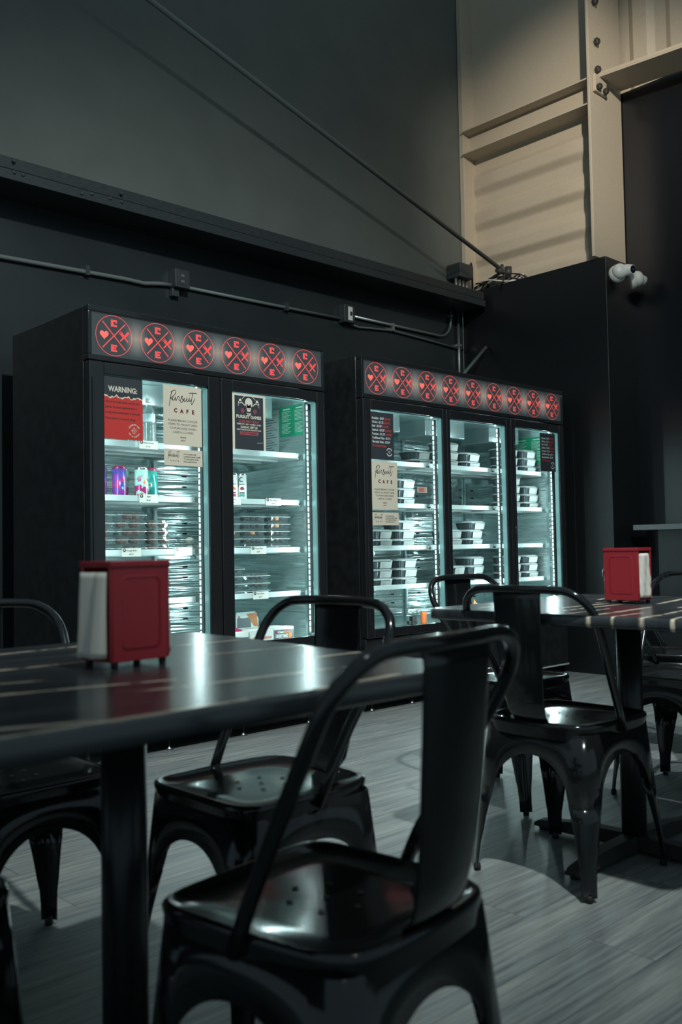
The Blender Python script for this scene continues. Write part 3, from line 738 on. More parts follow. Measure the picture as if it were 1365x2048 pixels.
def cooler(X0, X1, doors, nlogo, label, grp):
    W = X1-X0; Yf = 3.80; Yb = 4.58
    r = root('display_cooler', label, 'cooler', (X0, Yf, 0), group='glass door display coolers')
    # cabinet: outer black shell + steel liner
    b = MB(); D = Yb-Yf
    b.box(0, .035, .04, D, .085, 2.075); b.box(W-.035, W, .04, D, .085, 2.075); b.box(.035, W-.035, D-.03, D, .085, 2.075)
    b.box(.035, W-.035, .04, D-.03, 2.045, 2.075); b.box(.035, W-.035, .04, D-.03, .085, .12)
    b.box(.035, W-.035, .04, D-.03, .42, .455); b.box(.035, W-.035, .04, D-.03, 1.82, 1.855)
    b.obj('cabinet', m_cool, r, bevel=.003)
    # liner
    b = MB(); x0, x1, y0, y1, z0, z1 = .037, W-.037, .06, D-.06, .458, 1.815
    b.box(x0, x0+.006, y0, y1, z0, z1); b.box(x1-.006, x1, y0, y1, z0, z1); b.box(x0, x1, y1, y1+.006, z0, z1); b.box(x0, x1, y0, y1, z0, z0+.006); b.box(x0, x1, y0, y1, z1-.006, z1)
    lin = b.obj('steel_liner', m_steel, r)
    # slots in the rear air duct
    b = MB()
    for (a0, a1) in doors:
        for dx in (.12, .26, .40):
            for z in (.56, .62, .80, .86, 1.05, 1.11, 1.32, 1.38, 1.60, 1.66):
                xx = a1-X0-.02-.5+dx
                b.box(xx, xx+.03, y1-.002, y1, z, z+.008)
    b.obj('air_slots', m_hole, lin)
    # pilasters
    for k, (a0, a1) in enumerate(doors):
        for xx in ([a0-X0-.02] if k else [])+[a0-X0+.33]:
            b = MB(); b.box(xx, xx+.018, y1-.02, y1-.004, z0+.01, z1-.01); b.obj('pilaster', m_ledbar, r)
    b = MB(); b.box(x1-.02, x1-.007, .10, .118, z0+.01, z1-.01); b.obj('pilaster', m_ledbar, r)
    # header sign
    HW = W-.036; per = HW/nlogo
    m_head = header_mat('backlit_film_%d' % nlogo, (.03, .036, .04, 1), (1, .84, .66, 1), .27, .032, per, HW, (.64, .80, .78, 1))
    m_headline = header_mat('backlit_red_linework_%d' % nlogo, (.4, .03, .04, 1), (1, .13, .12, 1), .6, .55, per, HW)
    m_headheart = header_mat('backlit_red_marks_%d' % nlogo, (.4, .03, .04, 1), (1, .2, .14, 1), .4, .8, per, HW)
    b = MB(); zs0, zs1 = 1.853, 2.052
    n = 60
    xs = [.02+(W-.04)*i/n for i in range(n+1)]
    zo = 1.853
    rect(b, 0, W-.036, 0, zs1-zs0, 0, 0); b.box(0, W-.036, .001, .02, 0, zs1-zs0, 2)
    R = .0965
    for k in range(nlogo):
        cx_ = (W-.036)*(k+.5)/nlogo
        emblem(b, cx_, .0995, R, 1, -.0008, True, 3)
    hs = b.obj('header_sign', [m_head, m_headline, m_cool, m_headheart], r, (.018, -.002, zs0), fix=False)
    b = MB(); b.box(0, W, -.012, .04, zs1, 2.078); b.box(0, W, -.012, .04, 1.828, zs0); b.box(0, .018, -.012, .04, zs0, zs1); b.box(W-.018, W, -.012, .04, zs0, zs1)
    b.obj('header_frame', m_gasket, r, bevel=.003)
    # lower grille
    b = MB(); b.box(0, W, .0, .04, .085, .425); b.obj('lower_panel', m_cool, r, bevel=.004)
    b = MB(); b.box(.0, W, -.006, .0, .083, .093); b.obj('kick_trim', mat('kick_trim_grey', (.34, .36, .36, 1), .4), r)
    for xx in (.45, W-.10, .10, W*.62):
        b = MB(); b.lathe([(.022, 0), (.022, .008), (.008, .014), (.008, .085)], 14, (xx, .06, 0)); b.obj('levelling_foot', m_leg, r)
    # doors
    bounds = [0]+[((doors[i][1]+doors[i+1][0])/2-X0) for i in range(len(doors)-1)]+[W]
    for k, (a0, a1) in enumerate(doors):
        d0, d1 = bounds[k]+.003, bounds[k+1]-.003; g0, g1 = a0-X0, a1-X0; zg0, zg1 = .482, 1.768
        b = MB()
        b.box(d0, g0, -.014, .036, .43, 1.822); b.box(g1, d1, -.014, .036, .43, 1.822); b.box(g0, g1, -.014, .036, .43, zg0); b.box(g0, g1, -.014, .036, zg1, 1.822)
        dr = b.obj('door', m_gasket, r, bevel=.004)
        b = MB(); b.box(g0+.001, g1-.001, .0, .004, zg0+.001, zg1-.001); b.obj('glass_pane', m_glass, dr)
        b = MB(); t = .006
        b.box(g1-t, g1, -.002, .03, zg0, zg1); b.box(g0, g0+.003, -.002, .03, zg0, zg1); b.box(g0, g1, -.002, .03, zg1-.004, zg1); b.obj('glass_edge_trim', m_trim, dr)
        b = MB(); b.box(d0+.012, d0+.020, -.022, -.014, .5, 1.75) if k != 1 else b.box(d1-.020, d1-.012, -.022, -.014, .5, 1.75); b.obj('door_handle', m_gasket, dr, bevel=.002)
        # LED strip behind the right jamb
        b = MB(); b.box(g1-.014, g1+.006, .048, .066, .49, 1.76); ls = b.obj('led_housing', m_ledbar, r)
        b = MB()
        z = .50
        while z < 1.75:
            b.box(g1-.0165, g1-.0145, .053, .058, z, z+.021); z += .0315
        b.obj('led_dots', m_led, ls)
        area_light('cooler_led_and_fill', (X0+g1-.019, Yf+.065, 1.125), .012, 1.26, LEDP, (.78, .98, 1.0), (-1, .35, 0))
        area_light('cooler_led_and_fill', (X0+g0+.004, Yf+.075, 1.125), .012, 1.26, LEDP*.55, (.78, .98, 1.0), (1, .6, 0))  # fill light added at the left jamb to brighten the interior; no strip there
        # shelves
        s0, s1 = (bounds[k]+(.04 if k == 0 else .012)), (bounds[k+1]-(.06 if k == len(doors)-1 else .012))
        for z in SHZ:
            b = MB(); b.box(s0, s1, .15, .165, z-.006, z+.022)
            b.box(s0, s1, .165, D-.10, z+.0, z+.006)
            nb = 26
            b.box(s0, s0+.006, .15, D-.10, z-.012, z+.006); b.box(s1-.006, s1, .15, D-.10, z-.012, z+.006)
            b.box(s0, s1, .33, .336, z-.012, z); b.box(s0, s1, .48, .486, z-.012, z)
            sh = b.obj('shelf', m_shelf, r, bevel=.001)
            b = MB()
            for xx in (s1-.03, s0+.34):
                b.slab([(0, 0), (.02, 0), (.014, -.035), (.006, -.035)], D-.16, D-.10)
                for v in b.bm.verts:
                    if abs(v.co.x) < .03: v.co.x += xx; v.co.z += z-.006
            b.obj('shelf_clip', m_ledbar, sh)
    # interior fan housing on the ceiling
    for (a0, a1) in doors:
        b = MB(); b.box(a0-X0+.12, a1-X0-.06, .3, .56, 1.70, 1.81); b.obj('evaporator_cover', m_ledbar, r, bevel=.006)
    return r
LEDP = 5.2
LD = [(2.123, 2.700), (2.848, 3.428)]
RD = [(3.851, 4.498), (4.572, 5.165), (5.268, 5.866-.06)]
LX = (2.045, 3.492); RX = (3.785, 5.868)
COL1 = cooler(LX[0], LX[1], LD, 6, 'two-door black display cooler on the left under six glowing roundels', '')
COL2 = cooler(RX[0], RX[1], RD, 9, 'three-door black display cooler on the right under nine glowing roundels', '')
# round blue maker badge on the wide cooler
b = MB(); m_badge = mat('blue_badge', (.01, .16, .42, 1), .25); m_badgew = mat('badge_white', (.6, .68, .75, 1), .4)
b.lathe([(.060, 0), (.061, .003), (.055, .006)], 36, sy=.46); b.xf(Matrix.Rotation(pi/2, 4, 'X'))
put_text(b, 'Arex', -.002, -.012, .028, 1, -.0068, width=.082, bold=.02, slant=.2)
b.obj('maker_badge', [m_badge, m_badgew], COL2, (4.018-RX[0], -.001, .374), fix=False)
b = MB(); m_blueled = mat('blue_indicator', (.01, .05, .3, 1), .3, emit=(.05, .3, 1, 1), es=.6)
p = atY(1100, 1248, 3.795); b.lathe([(.009, 0), (.008, .003)], 12); b.xf(Matrix.Translation((p.x-RX[0], -.001, p.z)) @ Matrix.Rotation(pi/2, 4, 'X')); b.obj('status_lamp', m_blueled, COL2)

# ================================================================ signs on the doors
m_dkpaper = mat('printed_dark_slate', (.030, .036, .042, 1), .5)
m_redpaper = mat('printed_red', (.50, .035, .03, 1), .5)
m_cream = mat('printed_cream', (.62, .56, .45, 1), .6)
m_paper = mat('grey_paper', (.58, .51, .40, 1), .7)
m_black = mat('black_ink', (.015, .015, .018, 1), .6)
m_maroon = mat('maroon_ink', (.14, .012, .025, 1), .6)
m_whiteink = mat('white_ink', (.62, .62, .58, 1), .6)
m_redink = mat('red_ink', (.55, .05, .045, 1), .5)
m_pinkred = mat('dusty_red_ink', (.34, .06, .07, 1), .6)
def sign(x0, x1, z0, z1, name, label, mats, draw, cat='sign', y=3.797, tilt=0, group=None):
    b = MB(); W, H = x1-x0, z1-z0
    rect(b, 0, W, 0, H, 0, 0); b.box(0, W, .0004, .0012, 0, H, 0)
    draw(b, W, H)
    o = b.obj(name, mats, None, (x0, y, z0), fix=False); o.rotation_euler = (0, tilt, 0)
    return tag(o, label, cat, group)
def script_word(b, x, z, s, mi, wd, sz=None):
    sz = sz or s*.72
    # hand lettered Pursuit
    P = lambda pts: [(x+px*s, z+pz*sz) for px, pz in pts]
    S = lambda pts: stroke(b, P(pts), wd, mi)
    S([(.12, 1.0), (.09, .7), (.03, .2), (-.03, -.35)])
    S([(.10, .75), (.2, 1.05), (.36, 1.12), (.40, .92), (.28, .65), (.10, .42), (.03, .4), (.14, .28), (.22, .3)])
    S([(.22, .5), (.18, .3), (.22, .18), (.32, .3), (.38, .52), (.37, .3), (.42, .18)])
    S([(.42, .18), (.52, .5), (.56, .58), (.62, .5), (.60, .3), (.68, .2)])
    S([(.68, .2), (.78, .5), (.84, .66), (.76, .6), (.84, .4), (.86, .2), (.76, .08), (.70, .14)])
    S([(.86, .2), (.96, .5), (.93, .28), (.99, .18), (1.08, .34), (1.14, .55), (1.12, .3), (1.18, .2), (1.26, .4), (1.3, .58), (1.28, .34), (1.34, .26), (1.42, .42)])
    S([(1.31, .76), (1.325, .78)])
    S([(1.5, 1.0), (1.46, .6), (1.40, .1), (1.46, .0), (1.54, .2), (1.64, .55)])
    S([(1.28, 1.0), (1.5, 1.03), (1.78, 1.06)])
def d_warning(b, W, H):
    zt = .66*H; n = 26; cut = [(W*i/n, zt-.012*i/n*0+.0045*math.sin(i*.9)+.003*math.sin(i*2.3)) for i in range(n+1)]
    for i in range(n):
        (xa, za), (xb, zb) = cut[i], cut[i+1]
        b.poly([(xa, -.0004, 0), (xb, -.0004, 0), (xb, -.0004, zb), (xa, -.0004, za)], 1)
        t = .006+.003*math.sin(i*1.7)
        b.poly([(xa, -.0006, za), (xb, -.0006, zb), (xb, -.0006, zb+t), (xa, -.0006, za+.006+.003*math.sin((i-1)*1.7))], 2)
    put_text(b, 'WARNING:', W*.5, H*.755, .026, 2, width=W*.72, bold=.03)
    for i, t in enumerate(('Some of our foods contain nuts, fish, and', 'peanuts. We cannot guarantee there is', 'not any cross contamination of the foods.')):
        put_text(b, t, W*.07, H*(.575-.085*i), .0105, 3, align='L', width=W*(.84, .78, .86)[i], bold=.028)
    put_text(b, 'Please advise if you have an allergy.', W*.07, H*.31, .0105, 3, align='L', width=W*.75, bold=.02)
    cx_, cz_, R = W*.78, H*.15, .0195
    emblem(b, cx_, cz_, R, 2, -.0008, False)
    ring_text(b, 'SCOREBOARD CAFE', cx_, cz_, R*1.30, 2, .0068, 158, 22)
    ring_text(b, 'EAT & COMPETE', cx_, cz_, R*1.62, 2, .0068, 202, 338, True)
def ring_text(b, txt, cx_, cz_, R, mi, h, a0, a1, flip=False, y=-.0008):
    n = len(txt)
    for i, ch in enumerate(txt):
        if ch == ' ': continue
        a = math.radians(a0+(a1-a0)*(i+.5)/n)
        put_text(b, ch, cx_+R*math.cos(a), cz_+R*math.sin(a), h, mi, y, rot=(a-pi/2) if not flip else (a+pi/2), bold=.03)
def d_pursuit(b, W, H):
    script_word(b, W*.16, H*.715, W*.40, 1, .0032, H*.185)
    put_text(b, 'C', W*.31, H*.555, .0195, 2, bold=.05); put_text(b, 'A', W*.47, H*.55, .0195, 2, bold=.05)
    put_text(b, 'F', W*.62, H*.55, .0195, 2, bold=.05); put_text(b, 'E', W*.77, H*.55, .0195, 2, bold=.05)
    for i, (t, w_) in enumerate((('PLEASE BRING COOLER', .76), ('ITEMS TO FRONT DESK', .76), ('TO PURCHASE WHEN', .69), ('CAFE IS CLOSED', .54))):
        put_text(b, t, W*.5, H*(.40-.065*i), .0103, 1, width=W*w_, bold=0)
    put_text(b, 'thank', W*.5, H*.125, .0105, 1, width=W*.16, slant=.35, bold=.01); put_text(b, 'you!', W*.49, H*.075, .010, 1, width=W*.12, slant=.35, bold=.01)
def d_small(b, W, H):
    script_word(b, W*.10, H*.48, W*.17, 1, .0018, H*.36)
    for k, ch in enumerate('CAFE'): put_text(b, ch, W*(.17+.065*k), H*.24, .0075, 1, bold=.03)
    for i, t in enumerate(('IF COOLERS ARE', 'LOCKED PLEASE COME', 'TO THE FRONT DESK', 'FOR ASSISTANCE')):
        put_text(b, t, W*.50, H*(.68-.155*i), .0065, 1, align='L', width=W*(.33, .44, .40, .34)[i], bold=.02)
def d_menu(b, W, H):
    rows = [('Breakfast - $9.87', '($8.47 VIP)', .50, .25), ('Chicken - $11.23', '($10.83 VIP)', .47, .25), ('Beef - $10.87', '($11.97 VIP)', .40, .25), ('Seafood - $10.87', '($11.87 VIP)', .52, .25),
            ('Premium - $11.59', '($13.39 VIP)', .53, .25), ('Cauliflower Pizza - $13.11', None, .76, 0), ('Shareable Meals - $25.39', None, .74, 0), (None, 'XP = Extra Protein', 0, .54)]
    for i, (a, r, wa, wr) in enumerate(rows):
        z = H*(.845-.083*i)
        if a: put_text(b, a, W*.09, z, .0142, 1, align='L', width=W*wa, bold=.02)
        if r: put_text(b, r, W*(.09+wa+(.02 if a else 0)), z-.0012*0, .0125, 2, align='L', width=W*wr*1.05, bold=.03)
    emblem(b, W*.80, H*.165, .013, 1, -.0006, False)
    for a0, a1 in ((20, 160), (200, 340)):
        circle_line(b, W*.80, H*.165, .0225, .005, 1, -.0006, 16, math.radians(a0), math.radians(a1))
def d_poster(b, W, H):
    rect(b, W*.085, W*.935, 0, H*.965, 1, -.0003)
    cx_ = W*.50; y = -.0006
    # barbell behind, skull, dangling red roses
    circle_line(b, cx_, H*.80, W*.24, .0026, 2, y, 20, math.radians(35), math.radians(145))
    for s in (-1, 1):
        stroke(b, [(cx_+s*W*.12, H*.80), (cx_+s*W*.24, H*.865)], .005, 2, y, False)
        disc(b, cx_+s*W*.25, H*.87, .011, 2, y, 12, .8, 1.1); disc(b, cx_+s*W*.28, H*.845, .007, 2, y, 10)
        circle_line(b, cx_+s*W*.185, H*.70, .010, .004, 4, y, 16); disc(b, cx_+s*W*.185, H*.70, .0045, 4, y, 10)
        stroke(b, [(cx_+s*W*.30, H*.83), (cx_+s*W*.31, H*.775)], .002, 2, y, False)
    disc(b, cx_, H*.845, .0285, 2, y, 26, .86, .95)
    b.poly([(cx_-.015, y, H*.80), (cx_+.015, y, H*.80), (cx_+.012, y, H*.705), (cx_+.006, y, H*.69), (cx_-.006, y, H*.69), (cx_-.012, y, H*.705)], 2)
    for s in (-1, 1): disc(b, cx_+s*.010, H*.806, .0055, 1, -.0009, 14)
    b.poly([(cx_-.003, -.0009, H*.765), (cx_+.003, -.0009, H*.765), (cx_, -.0009, H*.785)], 1)
    stroke(b, [(cx_-.009, H*.735), (cx_, H*.728), (cx_+.009, H*.735)], .0016, 1, -.0009)
    put_text(b, 'THE', cx_, H*.625, .0115, 2, bold=.04)
    put_text(b, 'PURSUIT GAMES', cx_, H*.565, .0165, 2, width=W*.74, bold=.03)
    put_text(b, '$100 PER TEAM', cx_, H*.485, .0135, 4, width=W*.58, bold=.03)
    put_text(b, 'TEAMS OF 2 - MEN - WOMEN - CO-ED', cx_, H*.445, .0075, 2, width=W*.72, bold=.03)
    put_text(b, 'SUNDAY, SEPT 28', cx_, H*.385, .0115, 2, width=W*.50, bold=.03)
    put_text(b, 'EVENTS: ENDURANCE, STRENGTH, MORE', cx_, H*.345, .0068, 2, width=W*.72, bold=.03)
    rect(b, W*.23, W*.78, H*.265, H*.325, 4, -.0005)
    put_text(b, 'SCAN TO REGISTER', cx_, H*.28, .009, 1, -.0009, width=W*.48, bold=.03)
    stroke(b, [(W*.74, H*.13), (W*.9, H*.14)], .002, 2, y, False)
sign(2.118, 2.328, 1.475, 1.765, 'allergy_warning_sign', 'red and slate WARNING allergy sign taped to the far left cooler door', [m_dkpaper, m_redpaper, m_cream, m_black], d_warning)
PM = [m_paper, m_black, m_maroon]
sign(2.443, 2.664, 1.466, 1.757, 'cafe_notice', 'beige cafe notice with script heading on the left cooler near its bottle', PM, d_pursuit, group='beige cafe notices')
sign(2.445, 2.666, 1.368, 1.447, 'cafe_notice_card', 'small beige cafe card just above the cans in the left cooler, cafe lettering at left', PM, d_small, group='small beige cafe cards')
sign(2.850, 3.070, 1.471, 1.758, 'event_poster', 'dark games poster with a cream skull taped to the second cooler door', [m_cream, m_dkpaper, m_cream, m_black, m_pinkred], d_poster, cat='poster')
MM = [m_dkpaper, m_whiteink, m_redink]
sign(3.853, 4.053, 1.474, 1.753, 'price_menu', 'black price menu at the left edge of the wide cooler above the beige notice', MM, d_menu, cat='menu', group='black price menus')
sign(3.854, 4.078, 1.178, 1.460, 'cafe_notice', 'beige cafe notice with script heading on the wide cooler under the black menu', PM, d_pursuit, group='beige cafe notices')
sign(3.855, 4.083, 1.085, 1.160, 'cafe_notice_card', 'small beige cafe card with curled corner on the wide cooler under its notice', PM, d_small, group='small beige cafe cards')
sign(5.577, 5.765, 1.478, 1.751, 'price_menu', 'black price menu on the far right door of the wide cooler', MM, d_menu, cat='menu', group='black price menus')
def d_lines(b, W, H):
    for i in range(7): stroke(b, [(W*.1, H*(.85-.11*i)), (W*(.85-.1*(i % 3)), H*(.85-.11*i))], .0022, 1, -.0005, False)
sign(4.257, 4.345, 1.286, 1.322, 'small_red_note', 'tiny card with lines of red print on the wide cooler first door', [m_paper, m_redink], d_lines)

# leaflets taped on the inner right walls of the coolers (their face looks left, -x)
m_green = mat('green_leaflet', (.01, .30, .15, 1), .4); m_greenw = mat('leaflet_white', (.6, .75, .68, 1), .5); m_pale = mat('pale_leaflet', (.45, .55, .54, 1), .5)
def wall_sheet(x, ya, yb, z0, z1, name, label, mats, draw):
    b = MB(); W = ya-yb; rect(b, 0, W, 0, z1-z0, 0, 0); draw(b, W, z1-z0)
    # local x runs towards -y so the print reads from the left
    o = b.obj(name, mats, None, (x, ya, z0), fix=False); o.rotation_euler = (0, 0, -pi/2)
    return tag(o, label, 'leaflet')
def d_green(b, W, H):
    for c_ in (.08, .56):
        stroke(b, [(W*(c_+.05), H*.9), (W*(c_+.3), H*.9)], .008, 1, -.0006, False)
        for i in range(17):
            if 7 < i < 9: continue
            stroke(b, [(W*c_, H*(.82-.044*i)), (W*(c_+.34-.06*((i*7) % 3)), H*(.82-.044*i))], .0026, 1, -.0006, False)
def d_pale(b, W, H):
    for i in range(15):
        stroke(b, [(W*.1, H*(.9-.055*i)), (W*(.9-.12*((i*5) % 3)), H*(.9-.055*i))], .003, 2 if i % 5 == 0 else 1, -.0006, False)
xr = LX[1]-.045
wall_sheet(xr, 4.13, 3.895, 1.60, 1.775, 'green_leaflet', 'green two column leaflet on the inner right wall of the left cooler', [m_green, m_greenw], d_green)
wall_sheet(xr, 4.34, 4.14, 1.50, 1.765, 'pale_leaflet', 'pale leaflet beside the green one inside the left cooler behind the poster', [m_pale, m_black, m_redink], d_pale)
xr = RX[1]-.045
wall_sheet(xr, 4.20, 3.92, 1.56, 1.76, 'green_leaflet', 'green leaflet on the inner right wall of the wide cooler near the black menu', [m_green, m_greenw], d_green)

# ================================================================ price tags on shelf fronts
m_tag = mat('price_tag_card', (.62, .60, .54, 1), .6)
def price_tag(x, shelf, name_txt, price, label):
    b = MB(); W, H = .105, .040
    b.box(0, W, 0, .001, 0, H, 0)
    disc(b, .012, H*.78, .009, 1, -.0005, 18); put_text(b, 'P', .012, H*.78-.005, .010, 0, -.0009, bold=.04)
    if name_txt: put_text(b, name_txt, W*.5, H*.64, .0085, 1, maxw=.06, bold=.01)
    if price: put_text(b, price, W*.48, H*.2, .0075, 1, bold=.01)
    o = b.obj('price_tag', [m_tag, m_black], None, (x, 3.9475, SHZ[shelf]-.012), fix=False)
    tag(o, label, 'price tag', 'shelf price tags')
for a in ((2.400, 3, 'Water Bottle', '$1.00', 'beige Water Bottle price tag on the top shelf of the left cooler'),
          (2.398, 2, 'Alani', '$2.49', 'beige Alani price tag under the row of cans'),
          (2.300, 1, 'Dough Balls', '$5.99', 'beige price tag below the brown chocolate balls at left'),
          (2.598, 1, 'Cupcakes', '$4.49', 'bright price tag below the boxed cupcakes'),
          (2.912, 2, 'Celsius', '$2.49', 'price tag half hidden under the two slim white cans'),
          (3.188, 2, '3D Energy', '$2.49', 'price tag right of the slim white cans over the empty shelf'),
          (3.080, 1, 'Protein Balls', '$5.49', 'price tag under the five-high clear boxes in the second door'),
          (3.090, 0, 'Date Bites', '$4.19', 'price tag on the lowest shelf behind the second door')):
    a_ = list(a); a_[4] = a_[4].replace('Alani ', 'energy drink '); price_tag(*a_)

# ================================================================ drinks and food
# water bottles
def bottle(x, y, label, first=[None]):
    if first[0] is None:
        r = root('water_bottle', label, 'bottle', (x, y, SHZ[3]+.006), group='clear water bottles')
        b = MB(); prof = [(.026, 0), (.032, .004), (.033, .02)]
        z = .03
        while z < .12: prof += [(.033, z), (.0312, z+.006), (.033, z+.012)]; z += .016
        prof += [(.033, .135), (.0325, .165), (.028, .185), (.018, .205), (.013, .215), (.0125, .228)]
        b.lathe(prof, 28); b.obj('bottle_body', m_bottle, r)
        b = MB(); b.lathe([(.0145, .225), (.0145, .243), (.012, .245)], 20); b.obj('cap', m_white, r)
        b = MB(); b.lathe([(.0336, .125), (.0336, .165)], 28, cap=False); b.obj('label_band', mat('pale_blue_label', (.45, .62, .66, 1), .4), r)
        first[0] = r; return r
    c = copy_tree(first[0]); c.location = (x, y, SHZ[3]+.006); c['label'] = label
    return c
bottle(2.498, 4.02, 'clear water bottle at the front of the top shelf between the two signs')
bottle(2.452, 4.10, 'clear water bottle just behind the front one, half hidden by the warning sign')

# energy cans
def can_mat(name, cols, top):
    m = mat(name, rough=.22, metal=.0, coat=.6)
    tc = N(m, 'ShaderNodeTexCoord'); n = N(m, 'ShaderNodeTexNoise'); n.inputs['Scale'].default_value = 26; n.inputs['Detail'].default_value = 1.5
    L(m, tc.outputs['Object'], n.inputs['Vector'])
    r = N(m, 'ShaderNodeValToRGB'); r.color_ramp.interpolation = 'CONSTANT'
    while len(r.color_ramp.elements) < len(cols): r.color_ramp.elements.new(.5)
    for e, (p, c_) in zip(r.color_ramp.elements, cols): e.position = p; e.color = c_
    L(m, n.outputs[0], r.inputs[0])
    sp = N(m, 'ShaderNodeSeparateXYZ'); L(m, tc.outputs['Object'], sp.inputs[0])
    mr = N(m, 'ShaderNodeMapRange'); mr.inputs['From Min'].default_value = .09; mr.inputs['From Max'].default_value = .125; L(m, sp.outputs[2], mr.inputs[0])
    ml = N(m, 'ShaderNodeMath', operation='MULTIPLY'); L(m, mr.outputs[0], ml.inputs[0]); ml.inputs[1].default_value = .8
    mx = N(m, 'ShaderNodeMix', data_type='RGBA'); L(m, ml.outputs[0], mx.inputs[0]); L(m, r.outputs[0], mx.inputs[6]); mx.inputs[7].default_value = top
    L(m, mx.outputs[2], PB(m).inputs['Base Color']); return m
MG = (.42, .02, .16, 1); BL = (.05, .06, .42, 1); PU = (.14, .04, .30, 1); MI = (.35, .68, .58, 1); TE = (.02, .30, .26, 1); ORG = (.75, .22, .05, 1)
cm = {'violet': can_mat('can_violet_print', [(0, PU), (.44, MG), (.56, BL), (.66, MI)], BL),
      'mint': can_mat('can_mint_print', [(0, MG), (.45, MI), (.60, ORG), (.68, MG)], MI),
      'teal': can_mat('can_teal_print', [(0, (.01, .2, .2, 1)), (.45, TE), (.58, MI), (.64, MG)], TE)}
m_alu = mat('can_aluminium', (.7, .7, .7, 1), .25, metal=1); m_magtop = mat('can_magenta_rim', (.45, .03, .12, 1), .3, metal=.6)
protos = {}
def can(x, y, kind, label, rz=0):
    if kind not in protos:
        r = root('energy_drink_can', label, 'drink can', (x, y, SHZ[2]+.006), rz, 'tall energy drink cans')
        b = MB(); b.lathe([(.024, 0), (.0325, .006), (.0335, .012), (.0335, .145)], 32)
        if kind == 'violet':
            Mx = Matrix.Identity(4)
            put_text(b, 'Alani', .0, .0, .014, 1, 0, width=.06, slant=.3, bold=.02, M4=Matrix.Translation((.0, -.0345, .05)) @ Matrix.Rotation(-pi/2, 4, 'Y'))
        b.obj('can_body', [cm[kind], m_whiteink], r)
        b = MB(); b.lathe([(.0335, .145), (.0285, .153), (.0285, .157), (.026, .156), (.025, .152)], 32); b.obj('can_lid', m_alu if kind == 'mint' else m_magtop, r)
        protos[kind] = r; return r
    c = copy_tree(protos[kind]); c.location = (x, y, SHZ[2]+.006); c.rotation_euler = (0, 0, rz); c['label'] = label
can(2.225, 4.02, 'violet', 'violet drink can with sideways white lettering, leftmost of the row', -.7)
can(2.275, 4.13, 'teal', 'teal and violet drink can squeezed behind the two violet front cans', 1.9)
can(2.318, 4.00, 'violet', 'blue and magenta drink can in the front row right of the lettered one', 1.3)
can(2.385, 4.09, 'mint', 'mint drink can with magenta blots set back between blue and mint front cans', .9)
can(2.435, 3.99, 'mint', 'mint drink can with orange patches at the front of the row', 2.6)
can(2.508, 4.02, 'teal', 'dark teal drink can, rightmost of the row', .2)

# slim white cans behind the second door
m_celw = mat('white_can_print', (.72, .74, .72, 1), .25, coat=.5)
def slim(x, y, fl, label):
    r = root('slim_drink_can', label, 'drink can', (x, y, SHZ[2]+.006), group='slim white cans')
    b = MB(); b.lathe([(.022, 0), (.0265, .006), (.027, .012), (.027, .145)], 28, mi=0)
    yy = -.0275
    circle_line(b, -.002, .122, .011, .006, 1, yy, 16, math.radians(60), math.radians(300))
    put_text(b, 'CELSIUS', 0, .093, .0065, 2, yy, width=.034, bold=.03)
    disc(b, 0, .074, .010, 3, yy, 14, 1.1, .9); disc(b, .008, .072, .006, 4, yy, 10)
    rect(b, -.014, .014, .047, .053, 2, yy); rect(b, -.014, .014, .03, .043, 4, yy)
    b.obj('can_body', [m_celw, mat('can_%s_c' % fl, ORG if fl == 'orange' else (.05, .12, .14, 1), .4), m_black, mat('can_%s_fruit' % fl, (.8, .25, .03, 1) if fl == 'orange' else (.3, .03, .05, 1), .4), mat('can_%s_accent' % fl, (.5, .03, .05, 1) if fl == 'orange' else (.08, .3, .3, 1), .4)], r, fix=False)
    b = MB(); b.lathe([(.027, .145), (.023, .152), (.023, .156)], 28); b.obj('can_lid', m_alu, r)
    r.rotation_euler = (0, 0, -.6)
slim(3.018, 4.02, 'orange', 'slim white can with an orange peach picture, left of the pair')
slim(3.078, 4.02, 'berry', 'slim white can with a dark berry picture, right of the pair')

# clamshell boxes
pos_words = {1: ['only'], 2: ['bottom', 'top'], 3: ['bottom', 'middle', 'top'], 4: ['bottom', 'second', 'third', 'top'], 5: ['bottom', 'second', 'middle', 'fourth', 'top']}
clam = []
def clamshell(x, y, z, label, group):
    if not clam:
        r = root('clear_food_box', label, 'plastic box', (x, y, z), group=group)
        hx, hy = .078, .062
        def rr(k, zz): return [(px, py, zz) for px, py in round_rect_pts(hx*k, hy*k, .014*k, 3)]
        b = MB(); b.loft([rr(.84, 0), rr(.86, .002), rr(.97, .021)], cap1=False, smooth=False); b.obj('box_base', m_plastic, r)
        b = MB(); b.loft([rr(.97, .024), rr(.88, .0385), rr(.84, .040)], cap0=False, smooth=False); b.obj('box_lid', m_plastic, r)
        b = MB(); b.loft([rr(.97, .0215), rr(1.05, .0215), rr(1.05, .024), rr(.97, .024)], cap0=False, cap1=False, smooth=False); b.obj('box_rim', m_plasticrim, r)
        clam.append(r); return r
    c = copy_tree(clam[0]); c.location = (x, y, z); c['label'] = label; c['group'] = group; return c
m_choc = mat('chocolate_ball', rough=.6)
noise_var(m_choc, 60, (.05, .018, .012, 1), (.16, .06, .035, 1), bump=.6)
m_dark = mat('dark_bite', rough=.5); noise_var(m_dark, 80, (.01, .014, .018, 1), (.05, .045, .045, 1), bump=.6)
m_gold = mat('caramel_bite', (.55, .25, .10, 1), .5); m_frost = mat('cream_frosting', (.75, .68, .58, 1), .6)
fp = {}
